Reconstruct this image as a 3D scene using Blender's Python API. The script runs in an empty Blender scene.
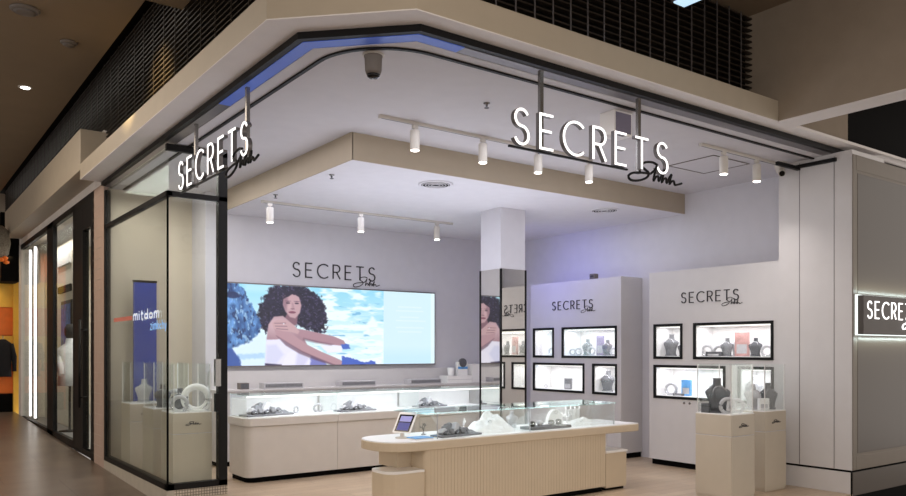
import bpy, math, random
import numpy as np
from mathutils import Vector, noise as mnoise
C = bpy.context.scene.collection
random.seed(7)
R = math.radians
PI = math.pi

# ------------------------------------------------------------ camera, world, exposure
cd = bpy.data.cameras.new('camera'); cam = bpy.data.objects.new('camera', cd); C.objects.link(cam)
cam.location = (0, 0, 1.6); cam.rotation_euler = (PI/2, 0, -R(36.3))
cd.sensor_width = 36; cd.lens = 36*779/906; cd.shift_y = 102/906; cd.clip_start = .05; cd.clip_end = 200
bpy.context.scene.camera = cam
vs = bpy.context.scene.view_settings
vs.view_transform = 'Standard'; vs.look = 'None'; vs.gamma = 1; vs.use_curve_mapping = False; vs.exposure = 0
bpy.context.scene.cycles.transparent_max_bounces = 40
bpy.context.scene.cycles.sample_clamp_indirect = 4

def lin(c):
    return tuple((x/255/12.92 if x/255 <= .04045 else ((x/255+.055)/1.055)**2.4) for x in c[:3])
w = bpy.data.worlds.new('world'); bpy.context.scene.world = w; w.use_nodes = True
bg = w.node_tree.nodes['Background']; bg.inputs[0].default_value = (*lin((255, 246, 238)), 1); bg.inputs[1].default_value = 1.25

def area(name, loc, sx, sy, energy, col=(255, 255, 255), rot=(0, 0, 0), parent=None, spread=None):
    l = bpy.data.lights.new(name, 'AREA'); l.shape = 'RECTANGLE'; l.size = sx; l.size_y = sy
    l.energy = energy; l.color = lin(col)
    if spread: l.spread = spread
    o = bpy.data.objects.new(name, l); C.objects.link(o); o.location = loc; o.rotation_euler = rot
    if parent: o.parent = parent
    return o
# unseen fills added in the shop, then light of mall and next shop
area('shop_ceiling_fill', (4.9, 8.6, 3.5), 2.2, 2.6, 30, (232, 236, 255))
area('shop_ceiling_fill', (8.1, 7.9, 3.5), 1.2, 1.6, 8, (230, 234, 255))
area('shop_front_fill', (5.4, 5.75, 3.78), 4.0, .7, 24, (238, 240, 250))
area('shop_side_fill', (3.25, 8.2, 3.78), .7, 4.2, 17, (244, 240, 246))
area('shop_bounce_fill', (5.4, 7.4, 1.9), 4.0, 2.6, 40, (230, 236, 255), (PI, 0, 0))  # added upward fill in place of bounced light, no lamp here
area('shop_violet_fill', (7.8, 9.1, 3.3), 1.4, .7, 8, (136, 136, 255), (0, R(-62), 0), spread=R(120))  # added violet tint for the wall unit, no fitting there
area('glazed_corner_fill', (2.85, 9.8, 3.7), .5, 2.4, 26, (252, 246, 236))  # added to brighten the glazed corner, no lamp modelled
area('mall_hall_light', (1.0, 0.6, 4.95), 4.0, 3.0, 150, (255, 238, 218))
area('mall_corridor_light', (0.2, 10.5, 4.98), 1.2, 7.0, 130, (255, 238, 218))
area('next_shop_light', (4.0, 15.5, 3.6), 2.2, 6.0, 170, (250, 246, 238))

# ------------------------------------------------------------ materials
def node_mat(name):
    m = bpy.data.materials.new(name); m.use_nodes = True
    nt = m.node_tree; return m, nt, nt.nodes['Principled BSDF']
def mat(name, col, rough=.5, metal=0, var=.06, scale=6, spec=.5, bump=0, bscale=60):
    m, nt, b = node_mat(name)
    tc = nt.nodes.new('ShaderNodeTexCoord'); n = nt.nodes.new('ShaderNodeTexNoise'); n.inputs['Scale'].default_value = scale
    n.inputs['Detail'].default_value = 4
    nt.links.new(tc.outputs['Object'], n.inputs['Vector'])
    r = nt.nodes.new('ShaderNodeValToRGB'); c = lin(col)
    r.color_ramp.elements[0].position = .3; r.color_ramp.elements[1].position = .7
    r.color_ramp.elements[0].color = (*[x*(1-var) for x in c], 1); r.color_ramp.elements[1].color = (*[min(1, x*(1+var)) for x in c], 1)
    nt.links.new(n.outputs['Fac'], r.inputs[0]); nt.links.new(r.outputs[0], b.inputs['Base Color'])
    b.inputs['Roughness'].default_value = rough; b.inputs['Metallic'].default_value = metal
    b.inputs['Specular IOR Level'].default_value = spec
    if bump:
        n2 = nt.nodes.new('ShaderNodeTexNoise'); n2.inputs['Scale'].default_value = bscale
        nt.links.new(tc.outputs['Object'], n2.inputs['Vector'])
        bp = nt.nodes.new('ShaderNodeBump'); bp.inputs['Strength'].default_value = bump; bp.inputs['Distance'].default_value = .01
        nt.links.new(n2.outputs['Fac'], bp.inputs['Height']); nt.links.new(bp.outputs[0], b.inputs['Normal'])
    return m
def emit(name, col, strength):
    m, nt, b = node_mat(name)
    b.inputs['Base Color'].default_value = (*lin(col), 1)
    b.inputs['Emission Color'].default_value = (*lin(col), 1); b.inputs['Emission Strength'].default_value = strength
    return m
def glass(name, tint=(250, 255, 253), refl=.8):
    m = bpy.data.materials.new(name); m.use_nodes = True; nt = m.node_tree; nt.nodes.clear()
    out = nt.nodes.new('ShaderNodeOutputMaterial'); mix = nt.nodes.new('ShaderNodeMixShader')
    tr = nt.nodes.new('ShaderNodeBsdfTransparent'); tr.inputs[0].default_value = (*lin(tint), 1)
    gl = nt.nodes.new('ShaderNodeBsdfGlossy'); gl.inputs['Roughness'].default_value = .01; gl.inputs[0].default_value = (.95, 1, .98, 1)
    fr = nt.nodes.new('ShaderNodeFresnel'); fr.inputs[0].default_value = 1.45
    mu = nt.nodes.new('ShaderNodeMath'); mu.operation = 'MULTIPLY'; mu.inputs[1].default_value = refl
    nt.links.new(fr.outputs[0], mu.inputs[0]); nt.links.new(mu.outputs[0], mix.inputs[0])
    nt.links.new(tr.outputs[0], mix.inputs[1]); nt.links.new(gl.outputs[0], mix.inputs[2]); nt.links.new(mix.outputs[0], out.inputs[0])
    return m
def brick(name, c1, c2, mortar, bw, bh, msize, rough, scale=1, axes='XY', offset=.5, noise=.25):
    m, nt, b = node_mat(name)
    tc = nt.nodes.new('ShaderNodeTexCoord'); src = tc.outputs['Object']
    if axes != 'XY':
        sp = nt.nodes.new('ShaderNodeSeparateXYZ'); cb = nt.nodes.new('ShaderNodeCombineXYZ')
        nt.links.new(src, sp.inputs[0])
        nt.links.new(sp.outputs[axes[0]], cb.inputs[0]); nt.links.new(sp.outputs[axes[1]], cb.inputs[1]); src = cb.outputs[0]
    t = nt.nodes.new('ShaderNodeTexBrick'); t.offset = offset
    t.inputs['Color1'].default_value = (*lin(c1), 1); t.inputs['Color2'].default_value = (*lin(c2), 1); t.inputs['Mortar'].default_value = (*lin(mortar), 1)
    t.inputs['Scale'].default_value = scale; t.inputs['Brick Width'].default_value = bw; t.inputs['Row Height'].default_value = bh; t.inputs['Mortar Size'].default_value = msize
    nt.links.new(src, t.inputs['Vector'])
    n = nt.nodes.new('ShaderNodeTexNoise'); n.inputs['Scale'].default_value = 2.2; n.inputs['Detail'].default_value = 6
    nt.links.new(src, n.inputs['Vector'])
    mx = nt.nodes.new('ShaderNodeMix'); mx.data_type = 'RGBA'; mx.blend_type = 'OVERLAY'; mx.inputs[0].default_value = noise
    nt.links.new(t.outputs[0], mx.inputs[6]); nt.links.new(n.outputs['Fac'], mx.inputs[7]); nt.links.new(mx.outputs[2], b.inputs['Base Color'])
    b.inputs['Roughness'].default_value = rough
    return m

M = dict(
 wall=mat('white_wall_paint', (206, 204, 210), .6, var=.02),
 ceil=mat('white_ceiling_paint', (208, 205, 209), .7, var=.02),
 drop=mat('dropped_ceiling_paint', (226, 224, 230), .7, var=.02),
 cream=mat('cream_fascia_paint', (178, 166, 148), .5, var=.03),
 soffit_lit=mat('soffit_lit_white', (232, 226, 224), .6, var=.02),  # whiter than the fascia: light from below is put into the colour
 dropedge_tint=mat('drop_edge_warm_light', (178, 165, 146), .7, var=.02),  # tan of the warm mall light put into the drop face
 recess=mat('cream_recess_paint', (202, 192, 174), .6, var=.02),
 header=mat('pale_render', (226, 219, 213), .7, var=.05, bump=.2, bscale=15),
 brownwall=mat('taupe_upper_wall', (150, 136, 120), .8, var=.04),
 mallceil=mat('mall_ceiling_paint', (140, 122, 100), .8, var=.04, scale=2),
 black=mat('black_powder_coat', (12, 11, 12), .5, var=.1, spec=.25),
 matblack=mat('matt_black', (9, 8, 8), .8, var=.1, spec=.08),
 slat=mat('dark_bronze_slats', (52, 44, 36), .45, .3, var=.1),
 unit=mat('white_satin_lacquer', (206, 203, 203), .35, var=.015),
 counter=mat('warm_white_laminate', (212, 206, 199), .4, var=.02),
 island=mat('island_cream_warm_lit', (206, 190, 166), .4, var=.02),  # cream made tanner: warm light and shade on the fronts are included
 top=mat('white_solid_surface', (240, 238, 236), .3, var=.01),
 ped=mat('pedestal_cream_laminate', (190, 180, 164), .4, var=.02),
 niche=mat('niche_white', (245, 243, 242), .6, var=.01),
 grey=mat('grey_velvet', (126, 126, 130), .9, var=.18, scale=30, bump=.3, bscale=150),
 dgrey=mat('charcoal_velvet', (92, 92, 97), .85, var=.15, scale=30),
 lgrey=mat('pale_grey_leatherette', (190, 188, 192), .7, var=.08, scale=20),
 white=mat('white_plaster', (240, 239, 238), .7, var=.03, scale=20),
 silver=mat('polished_silver', (210, 210, 212), .2, 1, var=.03),
 chrome=mat('brushed_chrome', (150, 148, 146), .25, .9, var=.05),
 track=mat('warm_white_metal', (206, 200, 192), .45, var=.02),
 taupe=mat('taupe_satin_panel', (66, 54, 41), .35, var=.04, scale=2),
 taupeframe=mat('taupe_frame', (112, 101, 88), .45, var=.03),
 signbox=mat('dark_sign_face', (74, 67, 63), .5, var=.05),
 letter=mat('dark_grey_lettering', (44, 40, 44), .5, var=.05),
 channel=mat('letter_return_dark', (112, 108, 108), .35, .5, var=.05),
 kerb=mat('grey_beige_stone', (176, 168, 154), .6, var=.06),
 pink=mat('pink_beige_tile', (176, 152, 138), .6, var=.04),
 pinkcard=mat('rose_print', (196, 150, 146), .5, var=.25, scale=12),
 violet=mat('violet_grey_print', (150, 138, 170), .5, var=.2, scale=12),
 bluecard=mat('sky_blue_print', (92, 160, 222), .5, var=.2, scale=12),
 bluepanel=mat('royal_blue_panel', (34, 58, 150), .25, var=.08),
 blue_reflect=mat('blue_light_on_head_track', (84, 122, 236), .4, 0, var=.1, scale=1.5),  # blue light on the head track, put into its colour
 greymetal=mat('grey_head_track', (120, 116, 118), .35, .6, var=.08, scale=3),
 orange=mat('orange_shelf_board', (226, 112, 24), .5, var=.08),
 yellow=mat('yellow_shelf_board', (240, 190, 70), .5, var=.06),
 fabricblack=mat('black_fabric', (18, 18, 22), .9, var=.2, scale=25),
 fabricwhite=mat('white_fabric', (226, 228, 232), .9, var=.06, scale=14, bump=.4, bscale=20),
 denim=mat('blue_fashion_print', (70, 100, 160), .7, var=.5, scale=9),
 woven=mat('grey_wicker', (120, 112, 100), .9, var=.4, scale=40),
 shopwall=mat('next_shop_wall', (206, 196, 180), .7, var=.03),
 shopfloor=mat('next_shop_floor', (128, 128, 130), .3, var=.05),
 camgrey=mat('grey_plastic', (112, 104, 98), .5, var=.04),
 lens=mat('black_gloss', (8, 8, 10), .1, var=.02),
 glass=glass('clear_glass', (253,255,254), .35), casing=glass('showcase_glass', (254, 255, 255), .32),
 shopglass=glass('shop_window_glass', (250,253,252), .16),
 teal=glass('teal_edged_glass', (247, 254, 254), .8),
 neon=emit('neon_white', (255, 252, 250), 1.5),
 halo=emit('sign_white_light', (236, 248, 246), 1.3),
 spot=emit('lamp_lens', (255, 248, 238), 9.0),
 led=emit('led_strip_white', (255, 250, 246), 1.6),
 shopled=emit('white_led_tube', (255, 244, 240), 2.2),
 tablet=emit('tablet_picture', (70, 72, 128), .6),
 linlight=emit('cool_linear_lamp', (190, 222, 245), 1.0),
 mosaic=brick('mosaic_tile', (196, 186, 170), (178, 168, 152), (110, 102, 92), .03, .03, .004, .4, axes='XZ', offset=0),
 timber=brick('light_oak_planks', (184, 164, 140), (174, 152, 128), (140, 118, 96), 1.4, .16, .003, .35),
 malltile=brick('mall_floor_tile', (108, 95, 85), (101, 89, 79), (82, 72, 64), 1.2, 1.2, .006, .3, noise=.5),
)
mm, nt, b = node_mat('mirror_glass'); b.inputs['Metallic'].default_value = 1; b.inputs['Roughness'].default_value = .02; b.inputs['Base Color'].default_value = (.8, .79, .76, 1); M['mirror'] = mm

# ------------------------------------------------------------ helpers
ORI = {}
class MB:
    def __init__(s): s.v = []; s.f = []
    def add(s, v, f):
        n = len(s.v); s.v += [tuple(p) for p in v]; s.f += [tuple(i+n for i in q) for q in f]; return s
    def box(s, x0, x1, y0, y1, z0, z1):
        return s.add([(x0,y0,z0),(x1,y0,z0),(x1,y1,z0),(x0,y1,z0),(x0,y0,z1),(x1,y0,z1),(x1,y1,z1),(x0,y1,z1)],
                     [(3,2,1,0),(4,5,6,7),(0,1,5,4),(1,2,6,5),(2,3,7,6),(3,0,4,7)])
    def prism(s, poly, z0, z1):
        n = len(poly)
        a = sum(poly[i][0]*poly[(i+1)%n][1]-poly[(i+1)%n][0]*poly[i][1] for i in range(n))
        if a < 0: poly = poly[::-1]
        return s.add([(x,y,z0) for x,y in poly]+[(x,y,z1) for x,y in poly],
                     [tuple(range(n-1,-1,-1)), tuple(range(n,2*n))]+[(i,(i+1)%n,n+(i+1)%n,n+i) for i in range(n)])
    def extr(s, pts2, fn, d):                       # flat outline pts2 mapped by fn(u, w, depth), thickness d
        n = len(pts2)
        return s.add([fn(u,q,0) for u,q in pts2]+[fn(u,q,d) for u,q in pts2],
                     [tuple(range(n)), tuple(range(2*n-1,n-1,-1))]+[(i,n+i,n+(i+1)%n,(i+1)%n) for i in range(n)])
    def lathe(s, prof, c=(0,0,0), n=24, sx=1, sy=1):
        v = []; f = []
        for r, z in prof:
            for k in range(n):
                a = 2*PI*k/n; v.append((c[0]+r*sx*math.cos(a), c[1]+r*sy*math.sin(a), c[2]+z))
        for i in range(len(prof)-1):
            for k in range(n):
                f.append((i*n+k, i*n+(k+1)%n, (i+1)*n+(k+1)%n, (i+1)*n+k))
        f.append(tuple(range(n-1,-1,-1))); m = (len(prof)-1)*n; f.append(tuple(range(m, m+n)))
        return s.add(v, f)
    def loft(s, rings):                             # rings: lists of equal length
        n = len(rings[0]); v = [p for r in rings for p in r]; f = []
        for i in range(len(rings)-1):
            for k in range(n):
                f.append((i*n+k, i*n+(k+1)%n, (i+1)*n+(k+1)%n, (i+1)*n+k))
        f.append(tuple(range(n-1,-1,-1))); m = (len(rings)-1)*n; f.append(tuple(range(m,m+n)))
        return s.add(v, f)
    def tube(s, path, r, n=8, closed=False):
        P = [Vector(p) for p in path]; rings = []
        rs = r if isinstance(r, (list, tuple)) else [r]*len(P)
        ref = Vector((0,0,1))
        for i, p in enumerate(P):
            if closed: t = P[(i+1)%len(P)]-P[i-1]
            else: t = P[min(i+1,len(P)-1)]-P[max(i-1,0)]
            t.normalize(); a = t.cross(ref)
            if a.length < .05: a = t.cross(Vector((1,0,0)))
            a.normalize(); b_ = a.cross(t)
            rings.append([tuple(p+rs[i]*(a*math.cos(2*PI*k/n)+b_*math.sin(2*PI*k/n))) for k in range(n)])
        if closed:
            v = [p for q in rings for p in q]; m = len(rings)
            f = [(i*n+k, i*n+(k+1)%n, ((i+1)%m)*n+(k+1)%n, ((i+1)%m)*n+k) for i in range(m) for k in range(n)]
            return s.add(v, f)
        return s.loft(rings)
    def bar(s, a, b, r, n=10): return s.tube([a, b], r, n)
    def build(s, name, m, parent=None, bev=0, smooth=False, sub=0):
        o0 = ORI.get(parent.name, (0,0,0)) if parent else (0,0,0)
        me = bpy.data.meshes.new(name)
        me.from_pydata([(x-o0[0], y-o0[1], z-o0[2]) for x,y,z in s.v], [], s.f); me.update()
        import bmesh
        bm = bmesh.new(); bm.from_mesh(me); bmesh.ops.recalc_face_normals(bm, faces=bm.faces); bm.to_mesh(me); bm.free()
        me.materials.append(m if not isinstance(m, str) else M[m])
        if smooth:
            for p in me.polygons: p.use_smooth = len(p.vertices) < 6
        o = bpy.data.objects.new(name, me); C.objects.link(o)
        if parent: o.parent = parent; ORI[o.name] = o0
        if bev:
            q = o.modifiers.new('bevel', 'BEVEL'); q.width = bev; q.segments = 2; q.limit_method = 'ANGLE'
        if sub:
            q = o.modifiers.new('sub', 'SUBSURF'); q.levels = sub; q.render_levels = sub
        return o
def B(*a): return MB().box(*a)
def tag(o, label, cat, group=None):
    o['label'] = label; o['category'] = cat
    if group: o['group'] = group
    return o
def thing(name, label, cat, loc=(0,0,0), group=None, rz=0):
    o = bpy.data.objects.new(name, None); C.objects.link(o); o.location = loc; o.rotation_euler = (0,0,rz)
    o.empty_display_size = .1
    ORI[o.name] = loc if rz == 0 else (0,0,0)
    return tag(o, label, cat, group)
def local(name, label, cat, group=None):            # a thing modelled about its own base, placed later
    return thing(name, label, cat, (0,0,0), group)
def struct(name, mb, m, bev=0, parent=None):
    o = mb.build(name, m, parent, bev=bev)
    if not parent: o['kind'] = 'structure'
    return o
def copy_tree(o, parent=None):
    c = o.copy(); C.objects.link(c); c.parent = parent
    if o.name in ORI: ORI[c.name] = ORI[o.name]
    for ch in [x for x in bpy.data.objects if x.parent == o]: copy_tree(ch, c)
    return c
def place(proto, used, loc, rz=0, label=None, sc=1, group=None):
    o = proto if not used else copy_tree(proto)
    o.location = loc; o.rotation_euler = (0,0,rz); o.scale = (sc,sc,sc)
    if label: o['label'] = label
    if group: o['group'] = group
    return o
def arc(cx, cy, r, a0, a1, n=12):
    return [(cx+r*math.cos(R(a0+(a1-a0)*i/n)), cy+r*math.sin(R(a0+(a1-a0)*i/n))) for i in range(n+1)]
def rrect(x0, x1, y0, y1, r):                       # r: four radii at (x0,y0),(x1,y0),(x1,y1),(x0,y1)
    p = []
    for (cx, cy, a), q in zip(((x0,y0,180),(x1,y0,270),(x1,y1,0),(x0,y1,90)), r):
        if q <= 0: p.append((cx,cy)); continue
        mx = cx+q if cx == x0 else cx-q; my = cy+q if cy == y0 else cy-q
        p += arc(mx, my, q, a, a+90, 8)
    return p
def catmull(P, k=6):
    P = [Vector(p) for p in P]; Q = [P[0]*2-P[1]]+P+[P[-1]*2-P[-2]]; out = []
    for i in range(1, len(Q)-2):
        for j in range(k):
            t = j/k; a,b_,c,d = Q[i-1],Q[i],Q[i+1],Q[i+2]
            out.append(.5*((2*b_)+(c-a)*t+(2*a-5*b_+4*c-d)*t*t+(3*b_-a-3*c+d)*t**3))
    out.append(P[-1]); return [tuple(p) for p in out]

# stroke lettering ------------------------------------------------------------
STROKES = {
 'S': (.56, [arc(.28,.76,.24,25,90,6)[:-1]+arc(.28,.76,.24,90,270,12)[:-1]+arc(.28,.26,.26,90,-90,12)[:-1]+arc(.28,.26,.26,-90,-160,6)]),
 'E': (.5, [[(.5,1),(0,1),(0,0),(.5,0)], [(0,.52),(.44,.52)]]),
 'C': (.82, [arc(.5,.5,.5,48,312,22)]),
 'R': (.56, [[(0,0),(0,1),(.28,1)]+arc(.28,.74,.26,85,-85,10)+[(.28,.48),(0,.48)], [(.27,.48),(.56,0)]]),
 'T': (.62, [[(0,1),(.62,1)], [(.31,1),(.31,0)]]),
 'm': (.6, [[(0,0),(0,.6)], [(0,.45),(.1,.6),(.25,.6),(.3,.45),(.3,0)], [(.3,.45),(.4,.6),(.55,.6),(.6,.45),(.6,0)]]),
 'i': (.08, [[(.04,0),(.04,.6)], [(.04,.75),(.04,.85)]]),
 't': (.3, [[(.12,.9),(.12,.1),(.2,0),(.3,0)], [(0,.6),(.3,.6)]]),
 'd': (.42, [[(.42,1),(.42,0)], arc(.21,.3,.21,0,360,14)]),
 'o': (.44, [arc(.22,.3,.22,0,360,14)]),
 'z': (.38, [[(0,.6),(.38,.6),(0,0),(.38,0)]]),
 'k': (.38, [[(0,0),(0,1)], [(.36,.6),(0,.25)], [(.12,.36),(.38,0)]]),
 'c': (.4, [arc(.22,.3,.22,50,310,12)]),
 'h': (.4, [[(0,0),(0,1)], [(0,.4),(.1,.6),(.3,.6),(.4,.45),(.4,0)]]),
 'y': (.4, [[(0,.6),(.2,.05)], [(.4,.6),(.1,-.3)]]),
}
SCRIPT = [[(.95,.93),(.78,1.0),(.55,.93),(.42,.76),(.52,.62),(.66,.48),(.6,.26),(.36,.06),(.1,.0),(0,.14),(.12,.32),(.4,.42),(.72,.46)],
          [(.72,.46),(.86,.66),(.93,.86),(.86,.5),(.82,.16),(.9,.36),(.98,.4),(1.0,.2),(1.1,.5),(1.2,.78),(1.13,.4),(1.1,.16),(1.17,.34),(1.25,.38),(1.27,.18),(1.36,.44),(1.44,.62),(1.39,.36),(1.37,.16),(1.44,.3),(1.52,.32),(1.56,.17),(1.68,.22),(1.8,.3)]]
def ribbon(mb, line, t, fn, d):
    n = len(line); L = []; Rr = []
    closed = math.dist(line[0], line[-1]) < 1e-6
    for i in range(n):
        p = line[i]
        a = line[i-1] if i else (line[-2] if closed else None); c = line[i+1] if i < n-1 else (line[1] if closed else None)
        def nn(q, s): 
            l = math.dist(q, s) or 1; return (-(s[1]-q[1])/l, (s[0]-q[0])/l)
        ns = ([nn(a,p)] if a else [])+([nn(p,c)] if c else [])
        mx = sum(q[0] for q in ns); my = sum(q[1] for q in ns); l = math.hypot(mx,my) or 1; mx/=l; my/=l
        k = t/2/max(.5, mx*ns[0][0]+my*ns[0][1])
        e = 0
        L.append((p[0]+mx*k, p[1]+my*k)); Rr.append((p[0]-mx*k, p[1]-my*k))
    v = [fn(*q,0) for q in L]+[fn(*q,0) for q in Rr]+[fn(*q,d) for q in L]+[fn(*q,d) for q in Rr]
    f = []
    for i in range(n-1):
        f += [(i,i+1,n+i+1,n+i),(2*n+i,3*n+i,3*n+i+1,2*n+i+1),(i,2*n+i,2*n+i+1,i+1),(n+i,n+i+1,3*n+i+1,3*n+i)]
    if not closed: f += [(0,n,3*n,2*n),(n-1,3*n-1,4*n-1,2*n-1)]
    mb.add(v, f)
def word(parent, text, fn, h, length, t, depth, m, face=None, fd=.006, sq=1):
    # fn(u, w, d): metres along, up, out of the wall; letters sit between d=0 and depth
    tot = sum(STROKES[c][0] for c in text); gap = (length/h-tot*sq)/(len(text)-1); u = 0
    for c in text:
        wd, ss = STROKES[c]; mb = MB(); mf = MB()
        for s_ in ss:
            pts = [((u+x*sq)*h, y*h) for x,y in s_]
            ribbon(mb, pts, t, lambda a,b_,d: fn(a,b_,d), depth)
            if face: ribbon(mf, pts, t*.8, lambda a,b_,d: fn(a,b_,depth+d), fd)
        lo = mb.build('letter', m, parent)
        if face: mf.build('lit_face', face, lo)
        u += wd*sq+gap
def script(parent, fn, u0, w0, wid, hei, r, m, name='script_lettering'):
    mb = MB()
    for s_ in SCRIPT:
        pts = catmull([(x/1.8*wid+u0, y*hei+w0, 0) for x,y in s_], 5)
        mb.tube([fn(p[0], p[1], r*1.05) for p in pts], r, 6)
    return mb.build(name, m, parent, smooth=True)

# ------------------------------------------------------------ the setting
struct('floor', B(2.46, 9.3, 4.34, 11.45, -.1, 0), 'timber')
zf = lambda y: .037+.024*(y-13.4)
struct('floor_mall', MB().add([(-9,-5,zf(-5)),(14,-5,zf(-5)),(14,4.33,zf(4.33)),(-9,4.33,zf(4.33)),(2.45,4.33,zf(4.33)),(2.45,26,zf(26)),(-9,26,zf(26))],
                              [(0,1,2,4,3),(3,4,5,6)]), 'malltile')
struct('wall_back', B(3.65, 9.4, 10.8, 11.4, 0, 3.95), 'wall')
struct('wall_recess', B(2.52, 3.65, 11.38, 11.5, 0, 3.95), 'recess')
struct('wall_right', B(9.2, 9.4, 5.2, 10.8, 0, 3.95), 'wall')
rw = MB().box(8.655, 9.4, 4.33, 5.2, .265, 3.82)
struct('wall_return', rw, 'unit')
g = MB()
for y in (4.53, 4.94): g.box(8.652, 8.656, y-.003, y+.003, .265, 3.78)
struct('trim_1', g, 'greymetal')
struct('baseboard_return', MB().box(8.66, 9.4, 4.346, 5.2, .0, .24), 'unit', bev=.003)
struct('trim_2', B(8.668, 9.3, 4.35, 5.2, .24, .265), 'matblack')
# plan lines of the shopfront head: outer fascia, beam, channel
A_ = [(2.14,11.3),(2.14,5.08),(2.88,4.33),(7.2,4.33)]
B_ = [(2.40,11.3),(2.40,5.14),(3.03,4.50),(12.5,4.50)]
C_ = [(2.45,11.3),(2.45,5.165),(3.045,4.55),(12.5,4.55)]
D_ = [(2.56,11.3),(2.56,5.22),(3.10,4.66),(8.66,4.66)]
def band(p, q, z0, z1):
    mb = MB()
    for i in range(len(p)-1):
        mb.prism([p[i], p[i+1], q[i+1], q[i]], z0, z1)
    return mb
fa = MB(); n = len(A_); Bf = B_[:3]+[(7.2,4.50)]
fa.prism(A_+Bf[::-1], 3.878, 4.08)
struct('trim_fascia', fa, 'cream', bev=.004)
struct('trim_soffit_lit_band', MB().prism(A_+Bf[::-1], 3.87, 3.878), 'soffit_lit')
struct('trim_soffit', B(7.2, 12.5, 4.33, 4.5, 3.87, 3.9), 'soffit_lit')
struct('trim_beam', MB().prism(B_+C_[::-1], 3.82, 3.87), 'black')
Cc = [(2.45,6.9),(2.45,5.165),(3.045,4.55),(3.45,4.55)]; Dc = [(2.56,6.9),(2.56,5.22),(3.10,4.66),(3.45,4.66)]
struct('trim_channel', MB().prism(Cc+Dc[::-1], 3.815, 3.87), 'blue_reflect')
struct('trim_channel_right', MB().box(3.45, 8.66, 4.55, 4.66, 3.815, 3.87).box(2.45, 2.56, 6.9, 11.3, 3.815, 3.87), 'greymetal')
struct('ceiling', MB().prism([(2.50,11.38),(2.56,11.38),(2.56,5.22),(3.10,4.66),(9.3,4.66),(9.3,10.8),(3.65,10.8),(3.65,11.38)], 3.81, 3.95), 'ceil')
struct('trim_added_drop_edge_light', MB().box(3.85, 9.2, 6.965, 6.979, 3.531, 3.81).box(3.845, 3.859, 6.965, 10.8, 3.531, 3.81), 'dropedge_tint')  # thin slabs added to carry the warm light colour
struct('ceiling_drop', B(3.86, 9.2, 6.98, 10.8, 3.53, 3.81), 'drop')
tr = [(2.71,11.3)]+[(2.71,5.6)]+arc(3.31,5.39,.60,180,270,14)+[(8.66,4.79)]
tq = [(2.68,11.3)]+[(2.68,5.6)]+arc(3.31,5.39,.63,180,270,14)+[(8.66,4.76)]
struct('trim_door_track', MB().prism(tr+tq[::-1], 3.795, 3.81), 'black')
struct('trim_door_track_end', B(8.2, 8.66, 4.93, 4.97, 3.70, 3.74).box(8.62, 8.66, 4.5, 4.97, 3.72, 3.76), 'black')

# mall: upper walls, ceiling, bulkheads
struct('ceiling_mall', MB().box(-9, 2.09, -5, 26, 5.03, 5.13).box(2.09, 2.45, -5, 7.94, 5.03, 5.13).box(2.45, 12.5, -5, 4.78, 5.03, 5.13), 'mallceil')
struct('ceiling_void', B(2.0, 2.6, 7.94, 26, 5.6, 5.7), 'matblack')
struct('wall_upper_left', B(2.53, 2.7, 5.0, 26, 4.08, 5.7), 'matblack')
struct('wall_upper_front', B(2.7, 7.2, 4.70, 4.85, 4.08, 5.1), 'matblack')
struct('wall_bulkhead', B(7.2, 7.49, -3, 4.95, 3.88, 5.03), 'brownwall')
struct('trim_added_bulkhead_lit_band', B(7.2, 7.49, -3, 4.33, 3.87, 3.879), 'soffit_lit')  # thin band added to show the brighter lit underside
struct('wall_upper_right', B(7.49, 8.9, 4.5, 4.6, 3.9, 5.03), 'brownwall')
struct('wall_upper_dark', B(8.9, 12.5, 4.5, 4.6, 3.9, 5.03), 'matblack')
def grille(name, label, axis, fixed, a0, a1, z0, z1, nz, step):
    t = thing(name, label, 'grille', (fixed, a0, z0) if axis == 'y' else (a0, fixed, z0))
    mb = MB()
    for i in range(nz):
        z = z0+(z1-z0)*(i+.5)/nz
        if axis == 'y': mb.box(fixed, fixed+.05, a0, a1, z-.006, z+.006)
        else: mb.box(a0, a1, fixed, fixed+.05, z-.006, z+.006)
    mb.build('slats', 'slat', t)
    mb = MB(); k = a0
    while k <= a1:
        if axis == 'y': mb.box(fixed-.006, fixed+.0, k-.005, k+.005, z0, z1)
        else: mb.box(k-.007, k+.007, fixed-.006, fixed, z0, z1)
        k += step
    mb.build('uprights', 'greymetal' if axis == 'x' else 'slat', t)
grille('ventilation_grille', 'dark louvred grille above the left fascia under the brown mall ceiling', 'y', 2.46, 5.4, 22, 4.08, 5.5, 26, .4)
grille('ventilation_grille', 'black grid grille with thin bright uprights above the right fascia', 'x', 4.62, 3.0, 7.199, 4.08, 5.02, 16, .2)

# right facade
struct('wall_facade_right', MB().box(9.4, 12.5, 4.36, 4.45, .265, 3.77).box(8.66, 8.74, 4.322, 4.33, .265, 3.77).box(8.74, 12.5, 4.322, 4.33, .265, .42).box(8.74, 12.5, 4.322, 4.33, 3.6, 3.77).box(9.4, 12.5, 4.33, 4.36, .265, 3.77), 'taupeframe', bev=.004)
struct('wall_facade_board', B(8.664, 12.5, 4.327, 4.3295, .265, 3.77), 'taupeframe')
struct('wall_facade_panel', B(8.77, 12.45, 4.324, 4.33, .45, 3.57), 'taupe', bev=.004)
struct('wall_facade_plinth', B(8.69, 12.5, 4.338, 4.345, -.02, .24), 'taupe')
struct('trim_3', MB().box(8.66, 12.5, 4.34, 4.36, .24, .265).box(8.655, 8.665, 4.333, 4.345, -.02, .24), 'matblack')
struct('baseboard_facade', B(8.66, 12.5, 4.335, 4.45, -.3, -.02), 'matblack')

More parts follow.
